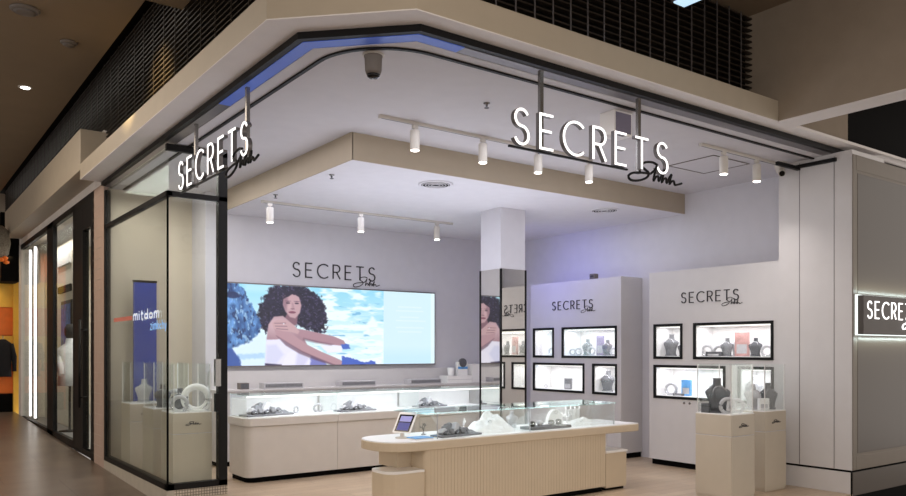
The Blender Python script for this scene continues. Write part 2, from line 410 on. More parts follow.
# left next shops: fascia, header, pilaster, rooms
struct('trim_fascia_next', MB().box(2.14, 2.5, 11.3, 19.1, 4.0, 4.55), 'cream', bev=.006)
struct('wall_header', B(2.45, 2.75, 11.37, 19.4, 3.88, 4.6), 'header')
struct('wall_pilaster', MB().box(2.45, 2.75, 11.5, 12.05, -.03, 3.88).box(2.45, 2.51, 11.37, 11.5, -.03, 3.88), 'pink')
g = MB()
for k in range(26): g.box(2.447, 2.452, 11.5, 12.05, .12+k*.145, .124+k*.145)
struct('trim_4', g, 'kerb')
struct('wall_shop_end', B(2.45, 2.75, 19.16, 19.5, .1, 3.9), 'header')
struct('wall_shop_inner', MB().box(6.2, 6.3, 11.9, 19.4, 0, 4).box(2.75, 6.3, 19.3, 19.45, 0, 4).box(2.75, 6.3, 11.6, 11.75, 0, 4), 'shopwall')
struct('floor_shop', B(2.46, 6.3, 11.55, 19.4, .0, .12), 'shopfloor')
struct('ceiling_shop', B(2.75, 6.3, 11.6, 19.4, 3.95, 4.05), 'ceil')
struct('wall_corridor_end', B(-9, 7, 22.3, 22.5, 0, 5.5), 'brownwall')
struct('wall_corridor_dark', B(2.1, 2.45, 19.45, 20.9, 3.1, 4.6), 'matblack')
# next shop front: fixed window and glass door
wn = MB().box(2.45, 2.52, 12.8, 13.45, .06, 3.88)
def frame_bits(parts): 
    mb = MB()
    for p in parts: mb.box(*p)
    return mb
w2 = struct('window_2', frame_bits([(2.45,2.52,13.38,13.5,.05,3.88),(2.45,2.52,15.27,15.88,.08,3.88),(2.45,2.52,13.45,19.2,.04,.17),(2.45,2.52,12.73,13.45,3.75,3.88),(2.45,2.52,13.45,19.2,3.78,3.88)]), 'black', bev=.004)
struct('pane', B(2.478, 2.488, 13.5, 15.27, .17, 3.78), 'shopglass', parent=w2)
struct('pane', B(2.478, 2.488, 15.88, 19.2, .17, 3.78), 'shopglass', parent=w2)
d1 = struct('door_1', frame_bits([(2.45,2.54,12.76,13.42,.03,3.75),(2.45,2.52,11.98,12.2,.0,3.88),(2.45,2.52,12.2,12.76,.03,.12),(2.45,2.52,12.2,12.76,3.4,3.88)]), 'black', bev=.004)
struct('door_pane', B(2.478, 2.49, 12.2, 12.76, .12, 3.4), 'shopglass', parent=d1)
hd = MB().tube([(2.36,12.5,.75),(2.36,12.5,2.05)], .018, 10).bar((2.36,12.5,.9),(2.47,12.5,.9),.012).bar((2.36,12.5,1.9),(2.47,12.5,1.9),.012)
hd.build('door_handle', 'black', d1, smooth=True)

# glazed showcase corner of the shop
struct('baseboard_left', MB().box(2.45, 2.53, 8.47, 11.37, -.12, .1).box(2.47, 3.11, 8.485, 8.55, -.1, .1), 'kerb')
struct('baseboard_front', B(2.452, 3.11, 8.472, 8.485, -.12, .099), 'mosaic')
w1 = struct('window_1', frame_bits([(2.45,2.53,8.47,11.37,.1,.165),(2.45,3.11,8.47,8.55,.1,.165),(2.45,2.52,11.29,11.37,.1,3.77),(3.01,3.11,8.47,8.56,.1,3.80),
    (2.45,2.51,8.47,11.37,3.245,3.30),(2.45,3.11,8.47,8.53,3.245,3.30),(2.45,3.11,8.47,8.53,3.73,3.80)]), 'black', bev=.003)
struct('corner_seal', B(2.452, 2.47, 8.472, 8.49, .165, 3.245), 'matblack', parent=w1)
struct('pane', B(2.462, 2.474, 8.49, 11.29, .165, 3.245), 'glass', parent=w1)
struct('pane', B(2.462, 2.474, 8.49, 11.29, 3.30, 3.77), 'glass', parent=w1)
struct('pane', B(2.474, 3.01, 8.48, 8.492, .165, 3.245), 'glass', parent=w1)
struct('pane', B(2.474, 3.01, 8.48, 8.492, 3.30, 3.73), 'glass', parent=w1)
struct('hinge', B(2.97, 3.03, 8.455, 8.51, .92, 1.12), 'black', parent=w1)
struct('hinge', B(2.97, 3.03, 8.455, 8.51, 1.2, 1.5), 'chrome', parent=w1)

# ------------------------------------------------------------ signs
def fx(x0, y0, z0):            # letters on a wall facing -y
    return lambda u, q, d: (x0+u, y0-d, z0+q)
def fy(x0, y0, z0):            # letters facing -x, read towards -y
    return lambda u, q, d: (x0-d, y0-u, z0+q)
def wall_sign(label, fn, h, length, base):
    t = thing('wall_sign', label, 'sign', base, 'dark lettering on the shop walls')
    word(t, 'SECRETS', fn, h, length, h*.085, .012, 'letter')
    script(t, fn, length*.72, -h*.5, length*.34, h*.78, h*.03, 'letter')
wall_sign('dark lettering on the back wall above the long picture screen', fx(4.96, 10.798, 2.70), .212, 1.42, (4.96, 10.798, 2.70))
def neon_sign(label, fn, base, hang, length, h):
    t = thing('hanging_sign', label, 'sign', base, 'white lit signs hung in the shopfront')
    word(t, 'SECRETS', fn, h, length, .022, .038, 'channel', 'neon')
    script(t, lambda u,q,d: fn(u,q,.02+d), length*.715, -h*.42, length*.40, h*.72, .011, 'black')
    mb = MB(); mb.extr([(-.03,-.030),(length*.72,-.030),(length*.72,-.016),(-.03,-.016)], fn, .02); mb.build('support_rail', 'black', t)
    for u in hang:
        mb = MB(); mb.extr([(u-.017,-.03),(u+.017,-.03),(u+.017,3.79-base[2]),(u-.017,3.79-base[2])], lambda a,b_,d: fn(a,b_,d-.03), .03); mb.build('hanger', 'chrome', t)
neon_sign('white lit sign hung below the right hand shopfront beam', fx(3.85, 4.50, 3.165), (3.85, 4.50, 3.165), (.32, 1.47), 1.80, .265)
neon_sign('white lit sign hung over the glazed corner on the left side', fy(2.45, 7.93, 3.205), (2.45, 7.93, 3.205), (.37, 1.68), 1.82, .265)
# light box on the right facade
t = thing('light_box_sign', 'dark light box sign glowing on the taupe right facade', 'sign', (8.68, 4.25, 1.77))
B(8.72, 10.25, 4.235, 4.30, 1.775, 2.205).build('sign_face', 'signbox', t)
B(8.705, 10.265, 4.30, 4.335, 1.765, 2.215).build('glowing_edge', 'halo', t)
fn = fx(8.80, 4.235, 1.955)
word(t, 'SECRETS', fn, .185, 1.20, .015, .008, 'neon')
script(t, fn, .82, -.11, .42, .16, .009, 'neon')
area('sign_halo_light', (9.5, 4.255, 2.25), 1.5, .03, 3, (225, 245, 240), (R(150), 0, 0))
area('sign_halo_light', (9.5, 4.255, 1.73), 1.5, .03, 3, (225, 245, 240), (R(30), 0, 0))

# ------------------------------------------------------------ picture screen
def paint(X, Y):                                   # X, Y: picture coordinates 0..1066 across, 0..440 down
    H, W = X.shape
    rng = np.random.RandomState(3)
    def fnoise(s, seed, ax=1, ay=1):
        r = np.random.RandomState(seed).rand(64, 64); u = (X/s*ax) % 63; v = (Y/s*ay) % 63
        i = u.astype(int); j = v.astype(int); fu = u-i; fv = v-j; fu = fu*fu*(3-2*fu); fv = fv*fv*(3-2*fv)
        return r[j,i]*(1-fu)*(1-fv)+r[j,i+1]*fu*(1-fv)+r[j+1,i]*(1-fu)*fv+r[j+1,i+1]*fu*fv
    fb = lambda s, seed, ax=1, ay=1: .55*fnoise(s,seed,ax,ay)+.3*fnoise(s/2.1,seed+1,ax,ay)+.15*fnoise(s/4.3,seed+2,ax,ay)
    img = np.zeros((H, W, 3))
    def blend(mask, col):
        nonlocal img
        img = img*(1-mask[...,None])+mask[...,None]*(np.asarray(col, float) if np.ndim(col) == 1 or np.ndim(col) == 3 else col)
    def poly(pts, soft=4, rag=0, seed=5, rs=14):
        x = X+(fb(rs, seed)-.5)*rag*2; y = Y+(fb(rs, seed+9)-.5)*rag*2
        ins = np.zeros((H, W), bool); d = np.full((H, W), 1e9)
        for k in range(len(pts)):
            x1, y1 = pts[k]; x2, y2 = pts[(k+1) % len(pts)]
            c = ((y1 > y) != (y2 > y)) & (x < (x2-x1)*(y-y1)/((y2-y1) or 1e-9)+x1); ins ^= c
            tt = np.clip(((x-x1)*(x2-x1)+(y-y1)*(y2-y1))/((x2-x1)**2+(y2-y1)**2+1e-9), 0, 1)
            d = np.minimum(d, np.hypot(x-x1-tt*(x2-x1), y-y1-tt*(y2-y1)))
        return np.clip(np.where(ins, d, -d)/soft+.5, 0, 1)
    def ell(cx, cy, rx, ry, soft=.25, a=0):
        ca, sa = math.cos(R(a)), math.sin(R(a)); dx = X-cx; dy = Y-cy
        return np.clip((1-np.hypot((dx*ca+dy*sa)/rx, (-dx*sa+dy*ca)/ry))/soft+.5, 0, 1)
    sky = np.array([150,214,238.]); sea = np.array([214,238,244.])
    t_ = np.clip((Y-20)/220, 0, 1)[...,None]
    img = (sky*(1-t_)+sea*t_)
    f = fb(60, 21, .5, 2.2)
    blend(np.clip((f-.52)*6, 0, .5)*np.clip((X-420)/80, 0, 1), [150,212,230])
    blend(np.clip((fb(30,31,.5,2)-.66)*9, 0, .6)*np.clip((X-430)/60, 0, 1)*np.clip((Y-60)/60, 0, 1), [84,158,206])
    blend(np.clip((fb(45,41,.6,1.6)-.4)*6, 0, .9)*np.clip((X-400)/60, 0, 1), [236,246,248])
    blend(poly([(100,-5),(300,-5),(300,40),(100,40)], 30)*.5, [205,236,244])
    # rock and foam at the left
    rk = poly([(-20,-10),(60,-6),(98,30),(128,95),(158,150),(192,205),(180,265),(130,315),(60,360),(-20,400)], 6, 10)
    n1 = fb(34, 51, 1.6, .8)
    blend(rk, np.stack([18+n1*110, 46+n1*140, 98+n1*150], -1))
    blend(rk*np.clip((fb(22,61,1.5,.7)-.58)*9, 0, .75), [22,40,84]); blend(rk*np.clip((fb(18,63,1.5,.7)-.66)*9, 0, .7), [170,206,236])
    blend(ell(40,62,34,18)*.85, [20,36,80])
    blend(poly([(40,345),(130,310),(180,262),(210,290),(215,450),(60,450)], 10, 8), [214,234,246])
    blend(poly([(50,380),(200,372),(205,400),(60,405)], 10, 6)*.6, [150,192,232])
    blend(poly([(-20,340),(40,350),(70,390),(90,450),(-20,450)], 8, 8), [58,88,158])
    # dark curly hair
    hair = poly([(255,-2),(340,-8),(432,8),(482,48),(508,110),(522,180),(512,240),(470,262),(440,240),(400,238),(372,222),(340,182),(300,150),(262,190),(244,225),(214,262),(184,235),(168,172),(182,105),(215,42)], 10, 20, 71, 15)
    n2 = fb(13, 81)
    blend(hair, np.stack([14+n2*30, 13+n2*26, 28+n2*44], -1)); blend(hair*np.clip((fb(9,91)-.62)*9, 0, .6), [92,86,120])
    gl_ = np.clip(1-np.hypot((X-270)/150, (Y-215)/90), 0, 1)
    skin = np.stack([162+44*gl_, 128+48*gl_, 140+44*gl_], -1)
    sk2 = [150,114,128]; dk = [96,66,84]
    # neck, shoulder, top
    blend(poly([(225,235),(250,180),(296,140),(336,160),(336,215),(290,215),(250,230)], 6), [24,20,40])
    blend(poly([(318,150),(372,160),(366,215),(340,225),(300,190)], 6), [128,94,108])
    blend(poly([(212,300),(222,215),(250,172),(296,166),(338,205),(392,262),(420,330),(300,340),(215,310)], 6), skin)
    blend(poly([(212,298),(240,300),(318,288),(372,330),(400,350),(360,450),(204,450),(208,370)], 6, 4), [226,224,242])
    blend(poly([(214,330),(262,325),(300,380),(250,450),(206,450)], 16)*.35, [176,182,222])
    blend(poly([(205,428),(290,436),(290,452),(205,452)], 6), [60,54,84])
    # face
    blend(poly([(298,70),(316,42),(348,32),(378,58),(390,105),(382,148),(358,178),(332,172),(308,140),(296,105)], 7), [188,154,162])
    blend(poly([(296,60),(318,38),(322,90),(312,140),(298,110)], 12)*.6, [128,94,110])
    blend(poly([(296,72),(312,36),(352,24),(388,48),(394,80),(372,52),(346,42),(320,58)], 6, 6), [34,28,50])
    for cx in (322, 366):
        blend(ell(cx, 83, 15, 3)*.7, [92,68,86]); blend(ell(cx, 94, 11, 5)*.85, [64,48,66])
    blend(poly([(340,92),(348,92),(354,124),(336,126)], 6)*.5, [150,116,128]); blend(ell(345,126,11,4)*.7, [112,78,92])
    blend(ell(343,145,19,7), [140,84,104]); blend(ell(343,144,17,1.6)*.8, [86,48,66])
    blend(ell(330,112,14,16,.8)*.35, [214,182,186])
    # seated knees, forearm across and long arm
    blend(poly([(318,372),(368,348),(420,372),(452,420),(440,452),(286,452)], 6, 4), [230,228,244])
    blend(poly([(370,360),(430,400),(400,450),(360,440)], 16)*.4, [170,168,212])
    blend(poly([(486,330),(552,316),(600,330),(596,368),(520,372)], 6, 3), [232,232,246])
    blend(poly([(440,384),(500,390),(520,452),(430,452)], 8, 6), [120,124,190])
    blend(poly([(330,232),(396,240),(470,256),(552,276),(604,300),(618,326),(590,330),(540,324),(470,312),(400,292)], 5), [168,132,144])
    blend(poly([(400,286),(480,306),(556,322),(540,330),(460,316),(396,300)], 8)*.5, dk)
    blend(poly([(250,232),(300,240),(352,272),(420,326),(492,366),(560,398),(606,424),(604,450),(560,446),(470,404),(392,366),(318,316),(262,278)], 5), [178,142,152])
    blend(poly([(262,276),(318,312),(392,360),(470,398),(560,440),(560,450),(460,412),(380,376),(310,330)], 8)*.7, dk)
    blend(poly([(240,206),(262,190),(312,188),(352,216),(380,250),(372,266),(338,254),(300,252),(268,244),(248,238)], 4), [192,158,164])
    for q in ((252,206,312,204),(256,222,318,222),(262,236,322,240)):
        blend(poly([(q[0],q[1]),(q[2],q[3]),(q[2],q[3]+4),(q[0],q[1]+4)], 3)*.6, dk)
    blend(ell(300,210,4,3), [240,240,250])
    blend(poly([(588,322),(630,320),(640,350),(600,352)], 5, 4), [70,104,190])
    blend(poly([(600,392),(640,400),(700,424),(760,420),(780,452),(590,452)], 6, 12), [72,100,190])
    # light caption panel at the right
    pn = np.clip((X-806)/3, 0, 1)
    blend(pn, [206,232,240]); blend(pn*np.clip((Y-330)/120, 0, .6), [186,224,246])
    for y, a, b_ in ((88,880,1000),(112,870,1010),(150,890,985),(172,870,1020),(214,870,1010),(240,880,1000)):
        blend(poly([(a,y),(b_,y),(b_,y+7),(a,y+7)], 6)*.35, [236,244,248])
    blend(np.clip((X-1046)/4, 0, .5), [236,248,252])
    return np.clip(img, 0, 255)
sx0, sx1, sz0, sz1, sy = 3.90, 7.50, 1.375, 2.545, 10.735
t = thing('display_screen', 'long lit picture screen showing a seated curly haired woman by the sea', 'screen', (sx0, sy, sz0))
B(sx0-.02, sx1+.02, sy+.004, 10.8, sz0-.02, sz1+.02).build('screen_frame', 'greymetal', t)
NX, NZ = 430, 150
U, V = np.meshgrid(np.linspace(0,1,NX), np.linspace(0,1,NZ))
img = paint(1066*U*13.09/(10.96+2.13*U), V*440)
me = bpy.data.meshes.new('screen_picture')
co = np.stack([U*(sx1-sx0), np.zeros_like(U), (1-V)*(sz1-sz0)], -1).reshape(-1,3)
idx = np.arange(NX*NZ).reshape(NZ, NX)
fc = np.stack([idx[:-1,:-1], idx[1:,:-1], idx[1:,1:], idx[:-1,1:]], -1).reshape(-1,4)
me.from_pydata(co.tolist(), [], fc.tolist())
ca = me.color_attributes.new('picture', 'FLOAT_COLOR', 'POINT')
s = img.reshape(-1,3)/255; l_ = np.where(s <= .04045, s/12.92, ((s+.055)/1.055)**2.4)
ca.data.foreach_set('color', np.concatenate([l_, np.ones((len(l_),1))], 1).astype(np.float32).ravel())
pm_, nt, b = node_mat('screen_picture_glow'); at = nt.nodes.new('ShaderNodeAttribute'); at.attribute_name = 'picture'
b.inputs['Base Color'].default_value = (.02,.02,.02,1); b.inputs['Roughness'].default_value = .4
nt.links.new(at.outputs['Color'], b.inputs['Emission Color']); b.inputs['Emission Strength'].default_value = 1.12
me.materials.append(pm_); so = bpy.data.objects.new('screen_picture', me); C.objects.link(so); so.parent = t

# ------------------------------------------------------------ mirrored column
cx0, cy0, cw = 6.74, 8.085, .44
t = thing('mirrored_column', 'square white column clad in mirrors with black edge trims', 'column', (cx0, cy0, 0))
B(cx0+.005, cx0+cw, cy0+.005, cy0+cw, 0, 3.53).build('shaft', 'wall', t)
zt = 2.70
B(cx0-.005, cx0+.005, cy0+.01, cy0+cw-.01, .05, zt).build('mirror_panel', 'mirror', t)
B(cx0+.01, cx0+cw-.01, cy0-.005, cy0+.005, .05, zt).build('mirror_panel', 'mirror', t)
for x, y in ((cx0,cy0),(cx0,cy0+cw),(cx0+cw,cy0)):
    B(x-.012, x+.012, y-.012, y+.012, .05, zt).build('edge_trim', 'black', t)

# ------------------------------------------------------------ display wall units
UX = 8.73
def unit(label, sign_label, y0, y1, wins, sy0, slen):
    t = thing('display_wall_unit', label, 'display unit', (UX, (y0+y1)/2, 0), 'white display wall units with lit niches')
    ys = sorted({y0, y1, *[q for w_ in wins for q in w_[:2]]}); zs = sorted({.08, 2.68, *[q for w_ in wins for q in w_[2:4]]})
    mb = MB()
    for i in range(len(ys)-1):
        for j in range(len(zs)-1):
            cy, cz = (ys[i]+ys[i+1])/2, (zs[j]+zs[j+1])/2
            if any(a < cy < b_ and c < cz < d for a,b_,c,d in wins): continue
            mb.box(UX, UX+.03, ys[i], ys[i+1], zs[j], zs[j+1])
    mb.build('front_panel', 'unit', t)
    MB().box(UX+.03, 9.195, y0, y0+.03, .08, 2.68).box(UX+.03, 9.195, y1-.03, y1, .08, 2.68).box(UX+.03, 9.195, y0+.03, y1-.03, 2.65, 2.68).box(9.17, 9.195, y0+.03, y1-.03, .08, 2.65).build('carcass', 'unit', t)
    B(UX+.04, 9.19, y0+.02, y1-.02, 0, .08).build('plinth', 'matblack', t)
    for a,b_,c,d in wins:
        x0, x1 = UX+.01, UX+.36; th = .008
        n_ = MB().box(x0,x1,a,b_,c,c+th).box(x0,x1,a,b_,d-th,d).box(x0,x1,a,a+th,c,d).box(x0,x1,b_-th,b_,c,d).box(x1,x1+th,a,b_,c,d).build('niche', 'niche', t)
        q = .034
        fr = MB().box(UX-.012,UX+.02,a-q,b_+q,d,d+q).box(UX-.012,UX+.02,a-q,b_+q,c-q,c).box(UX-.012,UX+.02,a-q,a,c,d).box(UX-.012,UX+.02,b_,b_+q,c,d).build('niche_frame', 'black', t)
        B(UX-.004, UX+.002, a, b_, c, d).build('niche_pane', 'casing', fr)
        B(UX+.06, UX+.09, a+.03, b_-.03, d-th-.008, d-th).build('led_strip', 'led', n_)
        area('niche_light', (UX+.14, (a+b_)/2, d-.03), .16, (b_-a)*.9, 3.0*(b_-a), (250,250,255))
    return t
zU, zL = (1.51, 1.925), (.965, 1.36)
def win(ya, yb, z): return (min(ya,yb)+.034, max(ya,yb)-.034, z[0], z[1])
W1 = [win(9.634,9.14,zU), win(8.958,7.809,zU), win(9.634,8.466,zL), win(8.299,7.806,zL)]
W2 = [win(7.132,6.646,zU), win(6.471,5.314,zU), win(7.132,5.981,zL), win(5.802,5.31,zL)]
unit('white display wall unit with four lit niches behind the mirrored column', '', 7.73, 9.70, W1, 0, 0)
unit('white display wall unit with four lit niches behind the two glass topped pedestals', '', 5.22, 7.21, W2, 0, 0)
wall_sign('dark lettering on the display unit beside the mirrored column', fy(UX-.001, 9.17, 2.24), .13, .88, (UX, 9.17, 2.24))
wall_sign('dark lettering on the display unit behind the pedestals', fy(UX-.001, 6.66, 2.235), .135, .87, (UX, 6.66, 2.235))
t = thing('projector', 'small grey box on top of the display unit beside the mirrored column', 'projector', (8.9, 8.43, 2.68))
B(8.86, 8.95, 8.38, 8.49, 2.68, 2.78).build('body', 'camgrey', t, bev=.01); MB().lathe([(.03,0),(.03,.02)], (8.86,8.43,2.73), 16).build('lens', 'lens', t)
for k, y in enumerate((6.62, 6.53)):
    tag(MB().lathe([(.017,0),(.017,.006),(.012,.008)], (0,0,0), 16).build('lock_button', 'chrome', smooth=True), ('left' if k == 0 else 'right')+' small round lock below the lower niche of the pedestal side unit', 'lock', 'locks on the display unit')
    o = bpy.data.objects['lock_button' if k == 0 else 'lock_button.001']; o.rotation_euler = (0, -PI/2, 0); o.location = (UX, y, .885)

# ------------------------------------------------------------ jewellery display pieces
def ring(cx, cy, cz, a, b_, n=14): return [(cx+a*math.cos(2*PI*k/n), cy+b_*math.sin(2*PI*k/n), cz) for k in range(n)]
def bust(m='grey', name='necklace_bust'):          # about .26 tall, facing -y
    t = local(name, 'x', 'display bust')
    MB().loft([ring(0,.0,0,.07,.05), ring(0,0,.014,.07,.05), ring(0,0,.016,.055,.036)]).build('base', m, t, smooth=True)
    MB().loft([ring(0,0,.014,.060,.036), ring(0,-.004,.05,.060,.040), ring(0,-.006,.09,.070,.045), ring(0,-.004,.125,.086,.045), ring(0,.002,.15,.093,.04), ring(0,.010,.168,.078,.035), ring(0,.016,.184,.046,.031), ring(0,.018,.20,.031,.028), ring(0,.02,.235,.027,.026), ring(0,.02,.25,.031,.029)]).build('torso', m, t, smooth=True)
    p = [(.048*math.sin(2*PI*k/22), -.028-.012*math.cos(2*PI*k/22)+(.03 if math.cos(2*PI*k/22) > 0 else .0)-.02, .15-.045*math.cos(2*PI*k/22)) for k in range(22)]
    MB().tube(p, .0035, 6, True).build('necklace', 'silver', t, smooth=True)
    return t
def flatstand(m='lgrey'):                          # ring display: tilted disc with a collar
    t = local('ring_display', 'x', 'display stand')
    pts = []
    a = [(r*math.cos(2*PI*k/24), 0, .09+r*math.sin(2*PI*k/24)) for r in (.085,) for k in range(24)]
    MB().tube(a, .024, 8, True).build('padded_ring', m, t, smooth=True)
    MB().box(-.06,.06,-.035,.035,0,.012).build('base', m, t, bev=.003)
    MB().tube([(.085*math.cos(R(q)), -.024, .09+.085*math.sin(R(q))) for q in range(200, 341, 10)], .006, 6).build('bracelet', 'silver', t, smooth=True)
    return t
def rolltray(m='grey', seed=1, L=.62, nroll=5):    # slab with leaning rolls and ramps
    rnd = random.Random(seed); t = local('jewellery_tray', 'x', 'jewellery tray')
    B(-L/2, L/2, -.11, .11, 0, .022).build('slab', m, t, bev=.004)
    def wedge(x, y, z, w_, d_, h_, ry, rx, m_):
        mb = MB(); mb.box(-w_/2, w_/2, -d_/2, d_/2, 0, h_)
        ca, sa, cb_, sb = math.cos(ry), math.sin(ry), math.cos(rx), math.sin(rx); q = []
        for X_, Y_, Z_ in mb.v:
            Y2, Z2 = Y_*cb_-Z_*sb, Y_*sb+Z_*cb_; X2, Z3 = X_*ca+Z2*sa, -X_*sa+Z2*ca
            q.append((x+X2, y+Y2, z+Z3))
        mb.v = q; mb.build('cushion_block', m_, t, bev=.012)
    for k in range(nroll+3):
        x = -L*.36+k*L*.085; hh = .05+.10*math.exp(-((k-2.6)/2.0)**2)
        wedge(x, .02+.03*rnd.uniform(-1,1), .026, .07, .10, hh, R(rnd.uniform(18,42)), R(rnd.uniform(-30,-8)), m if k % 3 else 'lgrey')
    for k in range(4): wedge(-L*.32+k*L*.14, -.06, .028, .06, .05, .045+.02*(k%2), R(rnd.uniform(-30,30)), R(-25), m if k % 2 else 'dgrey')
    for k in range(3):
        x = L*(.18+.11*k)
        mb = MB(); a = .045-.008*k
        mb.add([(x-.03,-.06,.022),(x+.03,-.06,.022),(x+.03,.05,.022),(x-.03,.05,.022),(x-.03,.05,.022+a),(x+.03,.05,.022+a)], [(0,3,2,1),(0,1,5,4),(3,4,5,2),(0,4,3),(1,2,5)])
        mb.build('ramp', m, t)
    for k in range(3):
        x = -L*.3+k*.16; MB().tube([(x+.025*math.cos(2*PI*q/14), -.075+.004*math.sin(q), .032+.02*math.sin(2*PI*q/14)) for q in range(14)], .004, 6, True).build('ring', 'silver', t, smooth=True)
    return t
def coral(seed=1):
    rnd = random.Random(seed); t = local('coral_branch', 'x', 'coral'); mb = MB()
    def br(p, d, L, r, n):
        q = [p[i]+d[i]*L for i in range(3)]; mb.tube([p, [(p[i]+q[i])/2+rnd.uniform(-.004,.004) for i in range(3)], q], [r, r*.9, r*.75], 7)
        if n:
            for s_ in (-1, 1):
                a = s_*rnd.uniform(.45,.75); e = [d[0]*math.cos(a)+d[2]*math.sin(a), d[1]+rnd.uniform(-.3,.3), -d[0]*math.sin(a)+d[2]*math.cos(a)]; br(q, e, L*.72, r*.75, n-1)
    br([0,0,0], [0,0,1], .055, .009, 3); mb.build('branches', 'white', t, smooth=True)
    MB().lathe([(.03,0),(.026,.01),(.012,.014)], n=16).build('foot', 'white', t, smooth=True)
    return t
def mound(name, label, loc, rx, ry, h, m='white', seed=0):
    NR, NA = 14, 40; v = []; f = []
    for i in range(NR+1):
        r = i/NR
        for k in range(NA):
            a = 2*PI*k/NA; x = rx*r*math.cos(a); y = ry*r*math.sin(a)
            z = h*max(0, 1-r)**.85*(1+.5*mnoise.noise((x*14+seed, y*14, seed)))+.012*mnoise.noise((x*45, y*45, seed+3))*(1-r)+.006*(1-r)
            v.append((loc[0]+x, loc[1]+y, loc[2]+max(0, z)))
    for i in range(NR):
        for k in range(NA): f.append((i*NA+k, i*NA+(k+1)%NA, (i+1)*NA+(k+1)%NA, (i+1)*NA+k))
    f.append(tuple(range(NR*NA, NR*NA+NA)))
    t = thing(name, label, 'rock display', loc)
    MB().add(v, f).build('stone', m, t)
    MB().tube([(loc[0]+.02*math.cos(q*PI/6)-.3*rx, loc[1]-.45*ry, loc[2]+h*.55+.015*math.sin(q*PI/6)) for q in range(12)], .003, 6, True).build('ring', 'silver', t, smooth=True)
    return t
def card(name, label, cat, loc, rz, w_, h_, m, d=.04):
    t = thing(name, label, cat, (0,0,0)); ORI[t.name] = (0,0,0)
    B(-w_/2, w_/2, -d/2, d/2, 0, h_).build('box', m, t, bev=.003); B(-w_*.36, w_*.36, -d/2-.002, -d/2, h_*.12, h_*.5).build('label_panel', 'lgrey', t)
    t.location = loc; t.rotation_euler = (0,0,rz); return t
def beadtray(label, loc):
    t = thing('bead_tray', label, 'jewellery tray', loc); x, y, z = loc
    B(x-.29, x+.29, y-.1, y+.1, z, z+.03).build('slab', 'dgrey', t, bev=.004)
    for k in range(4):
        cx = x-.22+k*.14
        MB().lathe([(.0,0),(.028,.006),(.036,.03),(.028,.055),(0,.062)], (cx, y-.02+.03*(k%2), z+.03), 16).build('bead_stand', 'matblack' if k != 1 else 'lgrey', t, smooth=True)
        MB().tube([(cx+.038*math.cos(q*PI/7), y-.02+.03*(k%2)+.038*math.sin(q*PI/7), z+.06) for q in range(14)], .004, 6, True).build('bangle', 'silver', t, smooth=True)
    return t
def arch(label, loc, r=.09):
    t = thing('arch_display', label, 'display stand', loc); x, y, z = loc
    outer = [(x+r*math.cos(R(a)), z+.0+1.5*r*math.sin(R(a))) for a in range(0,181,10)]; inner = [(x+.35*r*math.cos(R(a)), z+.55*r*math.sin(R(a))) for a in range(180,-1,-10)]
    pts = outer+inner; MB().extr(pts, lambda u,q,d: (u, y+d, q), .05).build('arch_block', 'white', t, bev=.003)
    MB().tube([(x+.02*math.cos(q*PI/7), y-.004, z+1.25*r+.02*math.sin(q*PI/7)) for q in range(14)], .003, 6, True).build('ring', 'silver', t, smooth=True)
    return t

# ------------------------------------------------------------ counters along the back wall
def counter(label, x0, x1, left=False, right=False):
    y0, y1 = 8.935, 9.52
    t = thing('counter_unit', label, 'display counter', ((x0+x1)/2, (y0+y1)/2, 0), 'white display counters along the back wall')
    rr = (.10 if left else 0, 0, 0, 0)
    MB().prism(rrect(x0+(.02 if left else .002), x1-.002, y0+.02, y1, rr), .065, .675).build('body', 'counter', t)
    MB().prism(rrect(x0+(.05 if left else .002), x1-.002, y0+.05, y1-.02, rr), 0, .065).build('plinth', 'matblack', t)
    MB().prism(rrect(x0, x1-.002, y0, y1, rr), .68, .775).build('top_lip', 'counter', t, bev=.004)
    B(x0+.05, x1-.01, y0+.04, y1-.02, .775, .785).build('display_deck', 'top', t)
    zc = 1.045
    c = B(x0+.015, x1-.004, y0+.022, y0+.030, .775, zc).build('front_pane', 'casing', t)
    B(x0+.012, x1-.002, y0+.018, y1, zc, zc+.01).build('top_pane', 'teal', t)
    if left: B(x0+.015, x0+.023, y0+.03, y1-.02, .775, zc).build('side_pane', 'casing', t)
    B(x1-.012, x1-.004, y0+.03, y1-.02, .775, zc).build('side_pane', 'casing', t)
    B(x0+.02, x1-.014, y1-.02, y1-.008, .775, zc).build('back_panel', 'niche', t)
    B(x0+.03, x1-.02, y0+.032, y0+.046, zc-.016, zc-.002).build('led_strip', 'led', t)
    area('counter_light', ((x0+x1)/2, y0+.12, zc-.02), x1-x0-.1, .06, 2.0, (250,250,255), (R(25), 0, 0))
counter('white display counter with glass case at the left end beside the glazed corner', 3.50, 4.735, left=True)
counter('middle white display counter with glass case below the screen', 4.735, 6.0)
counter('white display counter with glass case at the right end behind the island', 6.0, 7.3, right=True)
rt = rolltray()
place(rt, False, (3.88, 9.20, .785), R(8), 'grey tray of leaning velvet rolls in the left end counter case', 1.05, 'grey jewellery trays')
place(rt, True, (5.12, 9.18, .785), R(4), 'grey tray of leaning velvet rolls in the middle counter case', .9, 'grey jewellery trays')
place(rt, True, (6.38, 9.25, .785), R(8), 'grey tray of leaning velvet rolls in the right end counter case', .85, 'grey jewellery trays')
fs = flatstand('lgrey')
place(fs, False, (4.32, 9.3, .785), R(30), 'small pale ring stand right of the tray in the left end counter', .5, 'pale ring stands')
place(fs, True, (4.62, 9.28, .785), R(-20), 'pale padded ring stand at the right edge of the left end counter', .6, 'pale ring stands')
